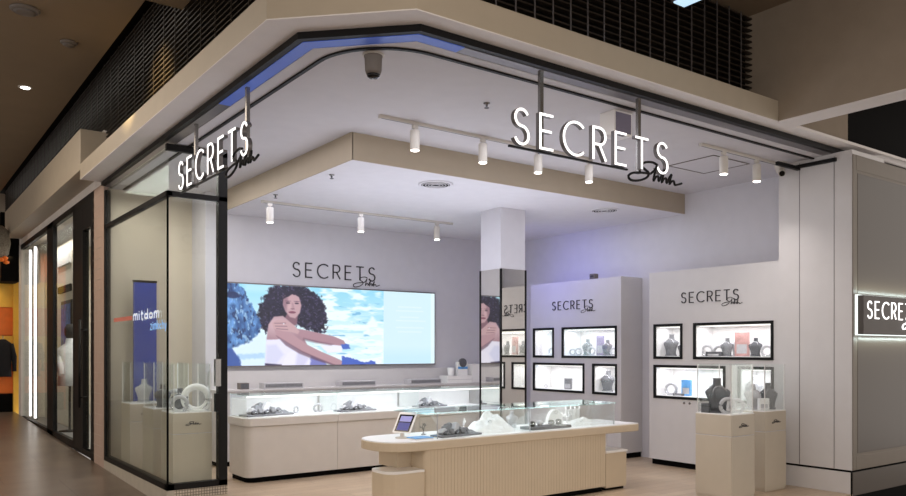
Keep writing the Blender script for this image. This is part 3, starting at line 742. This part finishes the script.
# ledge cabinet under the screen
t = thing('ledge_cabinet', 'long white ledge cabinet under the picture screen', 'cabinet', (5.5, 10.6, 0))
B(3.68, 8.6, 10.42, 10.79, .07, 1.02).build('body', 'unit', t); B(3.68, 8.6, 10.40, 10.79, 1.02, 1.05).build('top_board', 'unit', t, bev=.003)
B(3.72, 8.6, 10.46, 10.77, 0, .07).build('plinth', 'matblack', t); B(3.68, 8.6, 10.755, 10.795, 1.05, 1.30).build('upstand', 'unit', t)
for k, (a, b_, nm) in enumerate(((4.36,4.96,'left'),(5.58,6.18,'middle'),(6.82,7.42,'right'))):
    t = thing('storage_tray', 'flat grey lilac storage tray on the ledge, %s of three' % nm, 'tray', ((a+b_)/2, 10.52, 1.05), 'trays on the ledge')
    B(a, b_, 10.43, 10.62, 1.05, 1.13).build('box', 'lgrey', t, bev=.004); B(a+.02, b_-.02, 10.425, 10.43, 1.07, 1.115).build('front_strip', 'grey', t)
t = thing('speaker', 'small dark grey box at the left end of the ledge', 'speaker', (4.08, 10.52, 1.05)); B(4.02,4.15,10.46,10.58,1.05,1.14).build('body','camgrey',t,bev=.004); B(4.03,4.14,10.455,10.46,1.06,1.13).build('grille','dgrey',t)
t = thing('riser_block', 'low white block on the ledge carrying a pot and a picture box', 'display block', (7.8, 10.55, 1.05)); B(7.55,8.06,10.43,10.66,1.05,1.17).build('block','top',t,bev=.003); B(7.55,8.06,10.428,10.43,1.105,1.11).build('joint','lgrey',t)
t = thing('white_pot', 'small white pot on the low block by the screen', 'pot', (7.68,10.52,1.17)); MB().lathe([(.04,0),(.05,.02),(.055,.13),(.05,.135),(.045,.03)], (7.68,10.52,1.17), 20).build('bowl','white',t,smooth=True)
t = thing('picture_box', 'small box with dark round picture and blue band beside the white pot', 'picture', (7.92,10.53,1.17)); B(7.82,8.02,10.50,10.57,1.17,1.40).build('box','top',t,bev=.003)
B(7.82,8.02,10.497,10.5,1.28,1.32).build('blue_band','bluecard',t); mb = MB(); mb.extr(arc(7.92,1.385,.075,0,360,24)[:-1], lambda u,q,d:(u,10.49+d,q), .04); mb.build('round_picture','dgrey',t)
t = thing('white_carton', 'white box leaning on the ledge against the mirrored column', 'box', (8.25,10.55,1.05)); B(8.08,8.5,10.45,10.6,1.05,1.36).build('carton','top',t,bev=.004); B(8.25,8.45,10.448,10.45,1.1,1.24).build('printed_panel','lgrey',t)

# ------------------------------------------------------------ island counter
t = thing('island_counter', 'cream island counter with rounded white worktop in the shop middle', 'counter', (5.3, 6.5, 0))
MB().prism(rrect(3.71, 7.16, 6.05, 6.76, (.30,.04,.04,.30)), .655, .735).build('worktop', 'island', t, bev=.006)
MB().prism(rrect(3.715, 7.155, 6.055, 6.755, (.30,.04,.04,.30)), .735, .745).build('worktop_surface', 'top', t)
bd = MB().prism(rrect(4.14, 6.60, 6.075, 6.7, (.05,.01,.01,.05)), .06, .655)
bd.build('body', 'island', t)
fl = MB()
for k in range(60): fl.box(4.2+k*.0400, 4.237+k*.0400, 6.0725, 6.078, .06, .655)
fl.build('fluted_front', 'island', t)
B(4.2, 6.58, 6.11, 6.65, 0, .06).build('plinth', 'matblack', t)
B(3.98, 4.14, 6.32, 6.66, .47, .655).build('support_post', 'island', t); B(6.60, 6.86, 6.3, 6.68, .45, .655).build('support_post', 'top', t)
t = thing('bench_box', 'low white topped bench box under the rounded left end of the island', 'bench', (3.8, 6.5, 0), 'bench boxes at the island ends')
MB().prism(rrect(3.74, 4.135, 6.08, 6.46, (.12,0,0,.10)), .04, .45).build('box', 'island', t, bev=.004); MB().prism(rrect(3.74, 4.135, 6.08, 6.46, (.12,0,0,.10)), .45, .475).build('seat_pad', 'top', t, bev=.004)
MB().prism(rrect(3.78, 4.13, 6.12, 6.42, (.1,0,0,.1)), 0, .04).build('plinth', 'matblack', t)
t = thing('bench_box', 'low cream bench box beside the right end of the island', 'bench', (6.8, 6.4, 0), 'bench boxes at the island ends')
B(6.625, 6.97, 6.09, 6.65, .03, .425).build('box', 'island', t, bev=.004); B(6.615, 6.98, 6.08, 6.66, .425, .45).build('seat_pad', 'top', t, bev=.004); B(6.65, 6.95, 6.12, 6.63, 0, .03).build('plinth', 'matblack', t)
# glass case on the island
t = thing('glass_showcase', 'long clear glass showcase with teal edged top on the island', 'showcase', (5.6, 6.5, .745))
gx0, gx1, gxm, gy0, gy1, gz0, gz1 = 4.30, 6.80, 5.50, 6.11, 6.70, .745, .985
B(gx0, gxm-.003, gy0, gy0+.008, gz0, gz1).build('front_pane', 'casing', t); B(gxm+.003, gx1, gy0, gy0+.008, gz0, gz1).build('front_pane', 'casing', t)
B(gx0, gx1, gy1-.008, gy1, gz0, gz1).build('back_pane', 'casing', t)
B(gx0, gx0+.008, gy0+.01, gy1-.01, gz0, gz1).build('side_pane', 'casing', t); B(gx1-.008, gx1, gy0+.01, gy1-.01, gz0, gz1).build('side_pane', 'casing', t)
B(gxm-.004, gxm+.004, gy0+.01, gy1-.01, gz0, gz1).build('divider_pane', 'casing', t)
B(gx0-.12, gxm, gy0-.005, gy1+.005, gz1, gz1+.016).build('top_pane', 'teal', t); B(gxm, gx1+.01, gy0-.005, gy1+.005, gz1, gz1+.016).build('top_pane', 'teal', t)
mb = MB()
for x in (gx0+.012, gxm, gx1-.012): mb.box(x-.004, x+.004, gy0+.008, gy0+.016, gz0, gz1)
mb.build('corner_clip', 'lgrey', t)
area('island_case_light', (5.55, 6.64, gz1-.02), 2.4, .06, 3, (250,250,255), (R(-35), 0, 0))
zi = .745
place(rt, True, (4.64, 6.26, zi), R(5), 'grey tray of velvet rolls at the left end of the island showcase', .85, 'grey jewellery trays')
mound('rock_mound', 'large white rock mound in the middle of the island showcase', (5.19, 6.40, zi), .29, .23, .2, seed=2)
mound('rock_mound', 'flat white rock mound at the right end of the island showcase', (6.52, 6.36, zi), .25, .16, .075, seed=9)
beadtray('charcoal tray with black bead stands in the right half of the island showcase', (5.86, 6.26, zi))
arch('white arch stand behind the charcoal bead tray', (6.16, 6.42, zi), .12)
c1 = coral(4); place(c1, False, (6.38, 6.56, zi), 0, 'white coral branch right of the white arch', .95, 'white coral branches')
place(c1, True, (6.52, 6.6, zi), 1.2, 'white coral branch behind the flat rock mound', .95, 'white coral branches')
place(c1, True, (4.95, 6.55, zi), .4, 'white coral branch left of the large rock mound', 1.0, 'white coral branches')
bl = bust('lgrey'); place(bl, False, (5.62, 6.55, zi), R(-35), 'pale grey bust at the island showcase divider', .72, 'necklace busts')
cf = coral(8); cf['category'] = 'jewellery stand'; cf.name = 'jewellery_tree'; 
for ch in cf.children: ch.data = ch.data.copy(); ch.data.materials[0] = M['dgrey']
place(cf, False, (4.42, 6.52, zi), 0, 'small dark forked jewellery stand behind the showcase left pane', .85)
t = thing('paper_drape', 'white draped paper sheet at the right end of the showcase', 'paper', (6.68, 6.6, zi))
v = []; f = []
for i in range(13):
    for j in range(5):
        x = 6.50+i*.018; k = j/4; v.append((x+.03*k, 6.6+.03*math.sin(i*1.6)*(1-.5*k)+.03*k, zi+.002+.2*(1-k)*(1-.25*abs(math.sin(i*.8)))))
for i in range(12):
    for j in range(4): f.append((i*5+j, i*5+j+1, (i+1)*5+j+1, (i+1)*5+j))
o = MB().add(v, f).build('sheet', 'white', t, smooth=True); q = o.modifiers.new('thick', 'SOLIDIFY'); q.thickness = .004
t = thing('tablet', 'tilted white framed tablet on the rounded end of the island', 'tablet', (0,0,0))
MB().lathe([(.06,0),(.06,.008),(.02,.014),(.016,.05)], (0,.02,0), 20).build('stand', 'track', t, smooth=True)
tl = R(34)
def tp(u, q, d): return (u, .02+math.sin(tl)*q*1-d*math.cos(tl)-.02, .045+q*math.cos(tl)+d*math.sin(tl)*-1+.0)
cs = MB(); cs.extr(rrect(-.095,.095,0,.20,(.012,)*4), lambda u,q,d: tp(u,q,d-.012), .012); cs.build('case', 'top', t)
cs = MB(); cs.extr([(-.078,.016),(.078,.016),(.078,.184),(-.078,.184)], lambda u,q,d: tp(u,q,d), .002); sc = cs.build('screen', 'lens', t)
cs = MB(); cs.extr([(-.06,.03),(.06,.03),(.06,.105),(-.06,.105)], lambda u,q,d: tp(u,q,d+.002), .0006); cs.build('picture', 'tablet', sc)
cs = MB(); cs.extr([(-.06,.115),(.06,.115),(.06,.17),(-.06,.17)], lambda u,q,d: tp(u,q,d+.002), .0006); cs.build('banner', emit('tablet_banner', (130,128,176), .7), sc)
t.location = (4.06, 6.38, zi); t.rotation_euler = (0,0,R(-68)); t.scale = (1.12,)*3
t = thing('booklet', 'blue booklet lying by the left end of the glass showcase', 'booklet', (4.15, 6.22, zi)); B(4.07,4.27,6.13,6.29,zi,zi+.014).build('pages','white',t); B(4.068,4.272,6.128,6.292,zi+.014,zi+.02).build('cover','bluecard',t)

# ------------------------------------------------------------ pedestals
def pedestal(wx, wy, dx=1):
    t = local('pedestal_showcase', 'x', 'pedestal')
    B(.008, wx-.008, .008, wy-.008, 0, .03).build('plinth', 'ped', t); B(0, wx, 0, wy, .03, .675).build('base', 'ped', t, bev=.004)
    B(.004, wx-.004, .004, wy-.004, .675, .683).build('shadow_gap', 'lgrey', t)
    B(0, wx, 0, wy, .683, .905).build('drawer_head', 'ped', t, bev=.004); B(.004, wx-.004, .004, wy-.004, .905, .915).build('deck', 'top', t)
    script(t, lambda u,q,d: (wx*.32+u, -d, .77+q), 0, 0, wx*.40, .042, .0035, 'letter', 'script_emblem')
    z1 = 1.44; g_ = .012
    for q in ((g_,wx-g_,g_,g_+.006),(g_,wx-g_,wy-g_-.006,wy-g_)): B(q[0],q[1],q[2],q[3],.915,z1).build('glass_pane', 'casing', t)
    for q in ((g_,g_+.006),(wx-g_-.006,wx-g_)): B(q[0],q[1],g_+.006,wy-g_-.006,.915,z1).build('glass_pane', 'casing', t)
    B(g_, wx-g_, g_, wy-g_, z1, z1+.008).build('glass_lid', 'casing', t)
    mb = MB()
    for x in (g_+.004, wx-g_-.004):
        for y in (g_+.004, wy-g_-.004): mb.box(x-.004, x+.004, y-.004, y+.004, .915, z1)
    mb.build('glass_joint', 'top', t)
    return t
pd = pedestal(.43, .45)
gp = 'cream pedestals with glass cases'
place(pd, False, (7.24, 4.89, 0), 0, 'cream pedestal with glass case nearest the front, standing free left of its twin', 1, gp)
place(pd, True, (8.02, 4.985, 0), 0, 'cream pedestal with glass case against the white return wall', .995, gp)
place(pd, True, (2.56, 8.63, 0), 0, 'cream pedestal with glass case at the front pane of the glazed corner', 1, gp)
place(pd, True, (2.56, 9.40, 0), 0, 'cream pedestal with glass case in the middle of the glazed corner', 1, gp)
place(pd, True, (2.56, 10.45, 0), 0, 'cream pedestal with glass case deepest in the glazed corner', 1, gp)
# what stands on and in them
bk = bust('dgrey'); zp = .915; gb = 'necklace busts'
place(bk, False, (7.39, 5.16, zp), R(-38), 'tall charcoal bust in the front free standing pedestal case', 1.5, gb)
t = place(fs, True, (7.36, 5.02, zp), R(-30), 'grey ring stand before the charcoal bust in the front pedestal case', .9, 'pale ring stands')
place(fs, True, (7.54, 5.02, zp), R(-50), 'second grey ring stand right of the charcoal bust in the front pedestal case', .8, 'pale ring stands')
place(fs, True, (7.50, 5.22, zp), R(-50), 'grey ring stand behind the charcoal bust in the front pedestal case', .8, 'pale ring stands')
t = thing('jewellery_box', 'small dark box at the left back of the front pedestal case', 'box', (7.32,5.24,zp)); B(7.27,7.37,5.19,5.29,zp,zp+.1).build('box','dgrey',t,bev=.004); B(7.268,7.372,5.188,5.292,zp+.07,zp+.074).build('lid_line','matblack',t)
place(bl, True, (8.2, 5.25, zp), R(-38), 'pale grey bust in the pedestal case by the white return wall', 1.15, gb)
place(bk, True, (8.34, 5.14, zp), R(-30), 'charcoal bust in the pedestal case by the white return wall', 1.2, gb)
card('price_card', 'folded white and blue card in the pedestal case by the return wall', 'card', (8.17, 5.1, zp), R(-30), .12, .13, 'white', .05)
wr = flatstand('white'); wr.name = 'neck_ring_display'
place(wr, False, (2.87, 8.80, zp), R(-20), 'big white neck ring stand at the right in the glazed corner front case', 1.55, 'white neck ring stands')
place(fs, True, (2.665, 8.74, zp), R(-25), 'grey ring stand left of the white neck ring in the glazed corner front case', .95, 'pale ring stands')
place(bk, True, (2.73, 8.95, zp), R(-30), 'charcoal bust at the back of the glazed corner front case', 1.0, gb)
place(bk, True, (2.72, 9.58, zp), R(-30), 'charcoal bust in the middle case of the glazed corner', 1.1, gb)
place(fs, True, (2.86, 9.55, zp), R(-25), 'grey ring stand in the middle case of the glazed corner', 1.1, 'pale ring stands')
place(bl, True, (2.78, 10.65, zp), R(-30), 'pale bust in the deepest case of the glazed corner', 1.2, gb)
# blue banner, and reflected sign words built as lettering on the glass
t = thing('banner_stand', 'tall royal blue banner stand behind the pedestals in the glazed corner', 'banner', (2.92, 11.1, 0))
B(2.76, 3.06, 11.06, 11.1, .03, 2.52).build('panel', 'bluepanel', t); B(2.72, 3.1, 11.0, 11.16, 0, .03).build('foot', 'black', t); B(2.755, 3.065, 11.055, 11.105, 2.52, 2.55).build('top_rail', 'black', t)
t = thing('reflected_lettering', 'small white and pale blue reflected words modelled on the left glass pane of the glazed corner', 'lettering', (2.461, 9.9, 1.9))
word(t, 'mitdom', lambda u,q,d: (2.461-d, 9.87-u*1.0, 1.955+q), .12, 1.06, .026, .002, emit('reflected_white', (225,232,246), .35), sq=2.4)
word(t, 'zimkchy', lambda u,q,d: (2.461-d, 9.14-u, 1.83+q), .10, .62, .018, .002, emit('reflected_pale_blue', (140,190,240), .35), sq=1.6)
B(2.459, 2.461, 9.93, 10.85, 1.965, 2.015).build('reflected_red_stripe', mat('reflected_red', (206,120,104), .6), t)  # stands in for the red part of the reflected sign

# niche contents ---------------------------------------------------------------
zu, zl, xn = zU[0]+.008, zL[0]+.008, UX+.16
RZ = R(-75)
def nb(m_, y, z, label, s_=1.0, x=xn, rz=RZ): place(bl if m_ == 'l' else bk if m_ == 'd' else bg_, True, (x, y, z), rz, label, s_, gb)
bg_ = bust('grey')
def fr_(y, z, label, s_=.6, x=xn, rz=RZ): place(fs, True, (x, y, z), rz, label, s_, 'pale ring stands')
place(bg_, False, (xn, 8.56, zu), RZ, 'grey bust left of the tall violet print in the upper wide niche by the column', 1.0, gb)
fr_(8.84, zu, 'small grey ring stand at the left of the upper wide niche by the column', .55, xn-.04)
fr_(8.75, zu, 'second small grey ring stand in the upper wide niche by the column', .6)
card('picture_card', 'tall violet grey print card in the upper wide niche by the column', 'card', (xn+.04, 8.32, zu), RZ, .12, .30, 'violet')
fr_(8.42, zu, 'small grey ring stand left of the tall violet print, by the column', .7, xn-.06)
nb('g', 8.15, zu, 'grey bust right of the violet print in the upper wide niche by the column', .95)
fr_(8.02, zu, 'grey ring stand at the right end of the upper wide niche by the column', .6)
card('picture_card', 'small grey print card in the lower wide niche by the column', 'card', (xn, 8.98, zl), RZ, .13, .17, 'grey')
fr_(9.50, zl, 'tiny pale ring stand in the lower wide niche by the column', .3)
nb('g', 8.14, zl, 'large grey bust in the lower narrow niche by the column', 1.25)
card('picture_card', 'small dark card beside the bust in the lower narrow niche by the column', 'card', (xn-.05, 7.90, zl), RZ, .06, .15, 'dgrey')
fr_(9.47, zu, 'pale ring stand alone in the upper narrow niche by the column', .6, xn+.1)
nb('g', 6.96, zu, 'pale bust in the upper narrow niche behind the pedestals', 1.2)
nb('d', 6.76, zu, 'charcoal bust right of the pale bust in the upper narrow niche behind the pedestals', .85)
fr_(6.37, zu, 'large pale ring stand at the left of the upper wide niche behind the pedestals', .8)
card('jewellery_box', 'flat dark box beside the ring stand in the upper wide niche behind the pedestals', 'box', (xn-.07, 6.21, zu), RZ, .2, .06, 'dgrey', .1)
fr_(6.22, zu, 'dark ring stand behind the flat dark box in the upper wide niche behind the pedestals', .75, xn+.05)
nb('g', 6.07, zu, 'grey bust left of the rose print in the upper wide niche behind the pedestals', .95)
nb('l', 5.99, zu, 'pale bust half behind the rose print in the upper wide niche', 1.0, xn+.12)
card('picture_card', 'rose and grey print card in the upper wide niche behind the pedestals', 'card', (xn+.02, 5.86, zu), RZ, .18, .31, 'pinkcard')
nb('d', 5.66, zu, 'charcoal bust right of the rose print in the upper wide niche', .95)
fr_(5.50, zu, 'pale ring stand at the right end of the upper wide niche behind the pedestals', .75)
fr_(6.96, zl, 'grey ring stand left of the blue box in the lower wide niche', .9)
card('gift_box', 'sky blue box in the lower wide niche behind the pedestals', 'box', (xn, 6.70, zl), RZ, .13, .22, 'bluecard', .06)
card('jewellery_box', 'flat dark box between ring stand and blue box in the lower wide niche', 'box', (xn-.06, 6.78, zl), RZ, .14, .03, 'dgrey', .08)
nb('g', 6.25, zl, 'grey bust at the right of the lower wide niche behind the pedestals', .9)
nb('l', 5.68, zl, 'grey bust in the lower narrow niche behind the pedestals', 1.2)

# ------------------------------------------------------------ ceiling fittings
def track(label, x0, x1, y, z):
    t = thing('light_track', label, 'light track', ((x0+x1)/2, y, z), 'ceiling light tracks')
    B(x0, x1, y-.017, y+.017, z-.03, z).build('rail', 'track', t, bev=.003); B(x0+.004, x1-.004, y-.006, y+.006, z-.032, z-.03).build('slot', 'grey', t); B(x0-.02, x0, y-.018, y+.018, z-.032, z).build('end_cap', 'track', t)
track('ceiling light track with four heads along the edge of the dropped ceiling', 3.79, 6.62, 6.30, 3.81)
track('short ceiling light track with two heads at the right front', 7.07, 8.5, 5.14, 3.81)
track('ceiling light track with three heads over the back counters', 3.97, 7.0, 9.54, 3.53)
def spot():
    t = local('track_spotlight', 'x', 'spotlight')
    B(-.03, .03, -.016, .016, -.065, -.03).build('adapter', 'track', t, bev=.003)
    MB().lathe([(.012,-.085),(.012,-.06)], n=10).build('stem', 'track', t)
    MB().lathe([(.030,-.275),(.045,-.275),(.046,-.27),(.046,-.09),(.042,-.082),(.0,-.082)], n=24).build('housing', 'track', t, smooth=True)
    MB().lathe([(.0,-.283),(.040,-.281),(.040,-.272),(0,-.27)], n=20).build('lens', 'spot', t, smooth=True)
    l = bpy.data.lights.new('spot_lamp', 'SPOT'); l.energy = 38; l.spot_size = R(120); l.spot_blend = .9; l.shadow_soft_size = .05; l.color = lin((255,246,240))
    lo = bpy.data.objects.new('spot_lamp', l); C.objects.link(lo); lo.parent = t; lo.location = (0,0,-.30)
    return t
sp = spot(); used = False
gs = 'white track spotlights'
for x, y, z, lb in [(4.17,6.3,3.81,'leftmost white spotlight on the dropped ceiling edge track'),(5.01,6.3,3.81,'second white spotlight from the left on the edge track'),(5.78,6.3,3.81,'third white spotlight from the left on the edge track'),(6.57,6.3,3.81,'rightmost white spotlight on the edge track, below the hanging sign'),
                    (7.47,5.14,3.81,'left white spotlight on the short right front track'),(8.10,5.14,3.81,'right white spotlight on the short track beside the camera'),
                    (4.065,9.54,3.53,'left white spotlight on the track over the back counters'),(5.41,9.54,3.53,'middle white spotlight on the track over the back counters'),(6.71,9.54,3.53,'right white spotlight on the track by the column')]:
    place(sp, used, (x,y,z), 0, lb, 1, gs); used = True
def diffuser(label, x, y, z):
    t = thing('air_diffuser', label, 'air vent', (x,y,z), 'round ceiling air vents')
    MB().lathe([(.20,0),(.205,-.006),(.19,-.012),(.17,-.012)], (x,y,z), 32).build('rim', 'drop', t, smooth=True)
    mb = MB()
    for r in (.155,.12,.085,.05): mb.tube([(x+r*math.cos(2*PI*k/32), y+r*math.sin(2*PI*k/32), z-.014) for k in range(32)], .005, 6, True)
    mb.build('louvre_rings', 'drop', t, smooth=True)
    MB().lathe([(.168,-.0125),(.168,-.0135)], (x,y,z), 32).build('dark_throat', 'matblack', t)
diffuser('round ceiling air vent left, over the island', 5.2, 7.42, 3.53)
diffuser('round ceiling air vent right of the column top', 8.04, 7.42, 3.53)
t = thing('access_panel', 'square access panel in the ceiling beside the short light track', 'ceiling panel', (7.95, 5.5, 3.81))
MB().box(7.6,8.3,5.36,5.375,3.803,3.81).box(7.6,8.3,5.985,6.0,3.803,3.81).box(7.6,7.615,5.36,6.0,3.803,3.81).box(8.285,8.3,5.36,6.0,3.803,3.81).build('frame','camgrey',t); B(7.62,8.28,5.38,5.98,3.806,3.81).build('hatch','ceil',t)
t = thing('dome_camera', 'grey tapered camera housing hanging from the front ceiling corner', 'camera', (2.97,5.05,3.81))
MB().lathe([(.07,0),(.07,-.02),(.066,-.03),(.062,-.12),(.052,-.15)], (2.97,5.05,3.81), 28).build('housing','camgrey',t,smooth=True); MB().lathe([(.05,-.15),(.047,-.165),(.03,-.178),(.0,-.182)], (2.97,5.05,3.81), 24).build('dome','lens',t,smooth=True); MB().lathe([(.082,0),(.08,-.012)], (2.97,5.05,3.81), 28).build('ceiling_plate','track',t)
t = thing('security_camera', 'small white security camera with black lens at the right ceiling end', 'camera', (8.55,5.12,3.81))
MB().lathe([(.07,0),(.07,-.03),(.06,-.06),(.04,-.12),(0,-.13)], (8.55,5.12,3.81), 24).build('mount','track',t,smooth=True); MB().tube([(8.54,5.10,3.70),(8.47,5.05,3.66)], [.045,.04], 16).build('camera_head','track',t,smooth=True); MB().tube([(8.47,5.05,3.66),(8.46,5.043,3.654)], .032, 16).build('lens','lens',t,smooth=True)
t = thing('ceiling_speaker', 'white box with lilac grey face on the ceiling behind the right hanging sign', 'speaker', (5.53,4.95,3.81))
B(5.42,5.66,4.88,5.06,3.59,3.81).build('housing','top',t,bev=.004); B(5.44,5.64,4.872,4.88,3.61,3.79).build('face',mat('lilac_grey_mesh',(120,114,134),.6),t)
sk = local('sprinkler', 'x', 'sprinkler'); MB().lathe([(.03,0),(.03,-.006),(.012,-.01),(.010,-.035)], n=16).build('body','chrome',sk,smooth=True); MB().lathe([(.022,-.042),(.022,-.046)], n=12).build('deflector','dgrey',sk)
for k, (x,y,z,lb) in enumerate([(4.37,5.44,3.81,'sprinkler on the front ceiling before the edge track'),(4.0,7.7,3.53,'sprinkler on the left edge of the dropped ceiling'),(3.95,9.1,3.53,'sprinkler on the dropped ceiling near the rear light track')]):
    place(sk, k > 0, (x,y,z), 0, lb, 1, 'ceiling sprinklers')
# mall ceiling
t = thing('downlight', 'lit recessed downlight in the brown mall ceiling', 'downlight', (1.52,11.5,5.03)); MB().lathe([(.085,0),(.085,-.006),(.06,-.008)], (1.52,11.5,5.03), 24).build('rim','track',t,smooth=True); MB().lathe([(.055,-.008),(.055,-.012)], (1.52,11.5,5.03), 24).build('lens','spot',t)
for x, y, r, nm in ((1.17,8.87,.14,'large round grey speaker disc'),(1.69,9.53,.09,'small round grey detector disc')):
    t = thing('ceiling_disc', nm+' on the mall ceiling', 'ceiling fitting', (x,y,5.03), 'discs on the mall ceiling')
    MB().lathe([(r,0),(r,-.012),(r*.8,-.03),(r*.78,-.03)], (x,y,5.03), 28).build('rim','camgrey',t,smooth=True); MB().lathe([(r*.76,-.03),(r*.5,-.045),(0,-.05)], (x,y,5.03), 24).build('cover','camgrey',t,smooth=True)
t = thing('linear_light', 'pale blue linear light fitting hung before the black grid grille', 'lamp', (5.4,3.6,4.5))
B(5.33,5.50,2.6,4.18,4.515,4.59).build('housing','greymetal',t,bev=.004); B(5.345,5.485,2.62,4.16,4.503,4.515).build('diffuser','linlight',t)
for y in (2.9,3.9): MB().bar((5.415,y,4.59),(5.415,y,5.03),.006).build('suspension_rod','chrome',t)
l = bpy.data.lights.new('downlight_lamp','SPOT'); l.energy = 60; l.spot_size = R(70); l.spot_blend = .8; l.color = lin((255,226,180)); lo = bpy.data.objects.new('downlight_lamp', l); C.objects.link(lo); lo.location = (1.52,11.5,5.0)
l = bpy.data.lights.new('grille_wash_lamp','SPOT'); l.energy = 520; l.spot_size = R(58); l.spot_blend = .9; l.color = lin((255,226,165)); lo = bpy.data.objects.new('grille_wash_lamp', l); C.objects.link(lo); lo.location = (1.45,8.5,4.98); lo.rotation_euler = Vector((1.0,.25,-.55)).to_track_quat('-Z','Y').to_euler()

# ------------------------------------------------------------ next shop window and orange shop
for k, y in enumerate((17.95, 18.6)):
    t = thing('led_tube', 'vertical white light tube in the next shop window, %s one' % ('right' if k == 0 else 'left'), 'lamp', (2.56,y,.2), 'light tubes in the next shop window')
    B(2.535,2.57,y-.04,y+.04,.2,3.72).build('tube','shopled',t); B(2.57,2.59,y-.09,y+.09,.17,3.75).build('backing','greymetal',t)
t = thing('window_display_wall', 'pale window display wall with a dark framed blue fashion poster', 'display wall', (2.9,16.9,.12))
B(2.9,3.0,15.9,19.1,.12,3.7).build('board','shopwall',t); B(2.87,2.9,16.0,17.0,1.35,2.55).build('poster_frame','black',t); B(2.86,2.87,16.06,16.94,1.42,2.48).build('poster_print','denim',t); B(2.86,2.9,16.05,17.3,2.72,2.85).build('shelf_strip','matblack',t)
B(2.85,2.9,16.1,17.5,3.25,3.5).build('raised_plate','top',t)
t = thing('window_mannequin', 'mannequin torso in a white jacket standing in the next shop window', 'mannequin', (2.77,15.55,.12))
MB().lathe([(.18,0),(.18,.02),(.02,.03),(.02,.95)], (2.77,15.55,.12), 20).build('stand','black',t,smooth=True)
MB().loft([ring(2.77,15.55,.95,.2,.15), ring(2.77,15.55,1.2,.19,.14), ring(2.77,15.55,1.45,.24,.15), ring(2.77,15.55,1.62,.22,.13), ring(2.77,15.55,1.72,.08,.08), ring(2.77,15.55,1.82,.06,.06)]).build('jacket','fabricwhite',t,smooth=True)
for s_ in (-1,1): MB().tube([(2.77+s_*.13,15.55,1.6),(2.77+s_*.18,15.47,1.35),(2.77+s_*.17,15.35,1.15)], [.07,.06,.05], 10).build('sleeve','fabricwhite',t,smooth=True)
MB().loft([ring(2.77,15.55,1.8,.05,.05), ring(2.77,15.53,1.88,.09,.1), ring(2.77,15.53,1.98,.095,.11), ring(2.77,15.55,2.07,.05,.06)]).build('dark_hair','fabricblack',t,smooth=True)
area('window_display_fill', (2.72,14.6,3.7), .3, 2.0, 9, (255,246,240))  # added fill to brighten the window display, no fitting
area('window_display_fill', (2.7,17.0,3.7), .2, 2.5, 26, (255,246,240))  # second added fill, between glass and board
t = thing('orange_shelving', 'tall yellow and orange boarded shelving at the corridor end', 'shelving', (1.5,20.3,.1))
zz = [.12,.62,1.3,1.93,2.56,3.18,3.8]; cols = ['matblack','orange','yellow','orange','yellow','orange']
for k in range(6): B(1.5,2.5,20.2,20.5,zz[k]+.012,zz[k+1]-.012).build('board',cols[k],t)
B(1.45,2.55,20.26,20.6,.12,3.85).build('frame','orange',t); B(2.42,2.55,20.1,20.26,.12,3.85).build('side_post','yellow',t)
area('orange_shop_light', (1.9,19.6,3.7), .8, .4, 13, (255,222,170), (R(20),0,0))
t = thing('hanging_jacket', 'black jacket hanging before the yellow and orange boards', 'jacket', (2.2,20.1,1.9))
MB().loft([ring(2.2,19.98,1.0,.17,.06), ring(2.2,19.98,1.3,.17,.07), ring(2.2,19.98,1.6,.19,.07), ring(2.2,19.98,1.75,.17,.06), ring(2.2,19.98,1.84,.05,.04)]).build('body','fabricblack',t,smooth=True)
for s_ in (-1,1): MB().tube([(2.2+s_*.16,19.98,1.74),(2.2+s_*.22,19.96,1.45),(2.2+s_*.22,19.95,1.12)], [.05,.05,.045], 10).build('sleeve','fabricblack',t,smooth=True)
MB().tube([(2.2,19.98,1.84),(2.2,19.98,1.9),(2.22,20.1,1.93),(2.2,20.18,1.93)], .008, 6).build('hanger_hook','chrome',t)
t = thing('wicker_lantern', 'grey woven lantern with orange flowers at the left corridor edge', 'lantern', (1.95,18.4,3.4))
MB().lathe([(.1,0),(.2,.12),(.24,.35),(.2,.6),(.1,.7)], (1.93,18.4,3.45), 20).build('basket','woven',t,smooth=True)
mb = MB()
for k in range(9):
    a = k*.7; mb.lathe([(0,0),(.05,.02),(.06,.06),(.0,.09)], (1.95+.13*math.cos(a), 18.35+.1*math.sin(a), 3.36+.04*(k%3)), 8)
mb.build('flowers','orange',t,smooth=True)
MB().bar((1.93,18.4,4.15),(1.93,18.4,5.03),.006).build('cord','black',t)
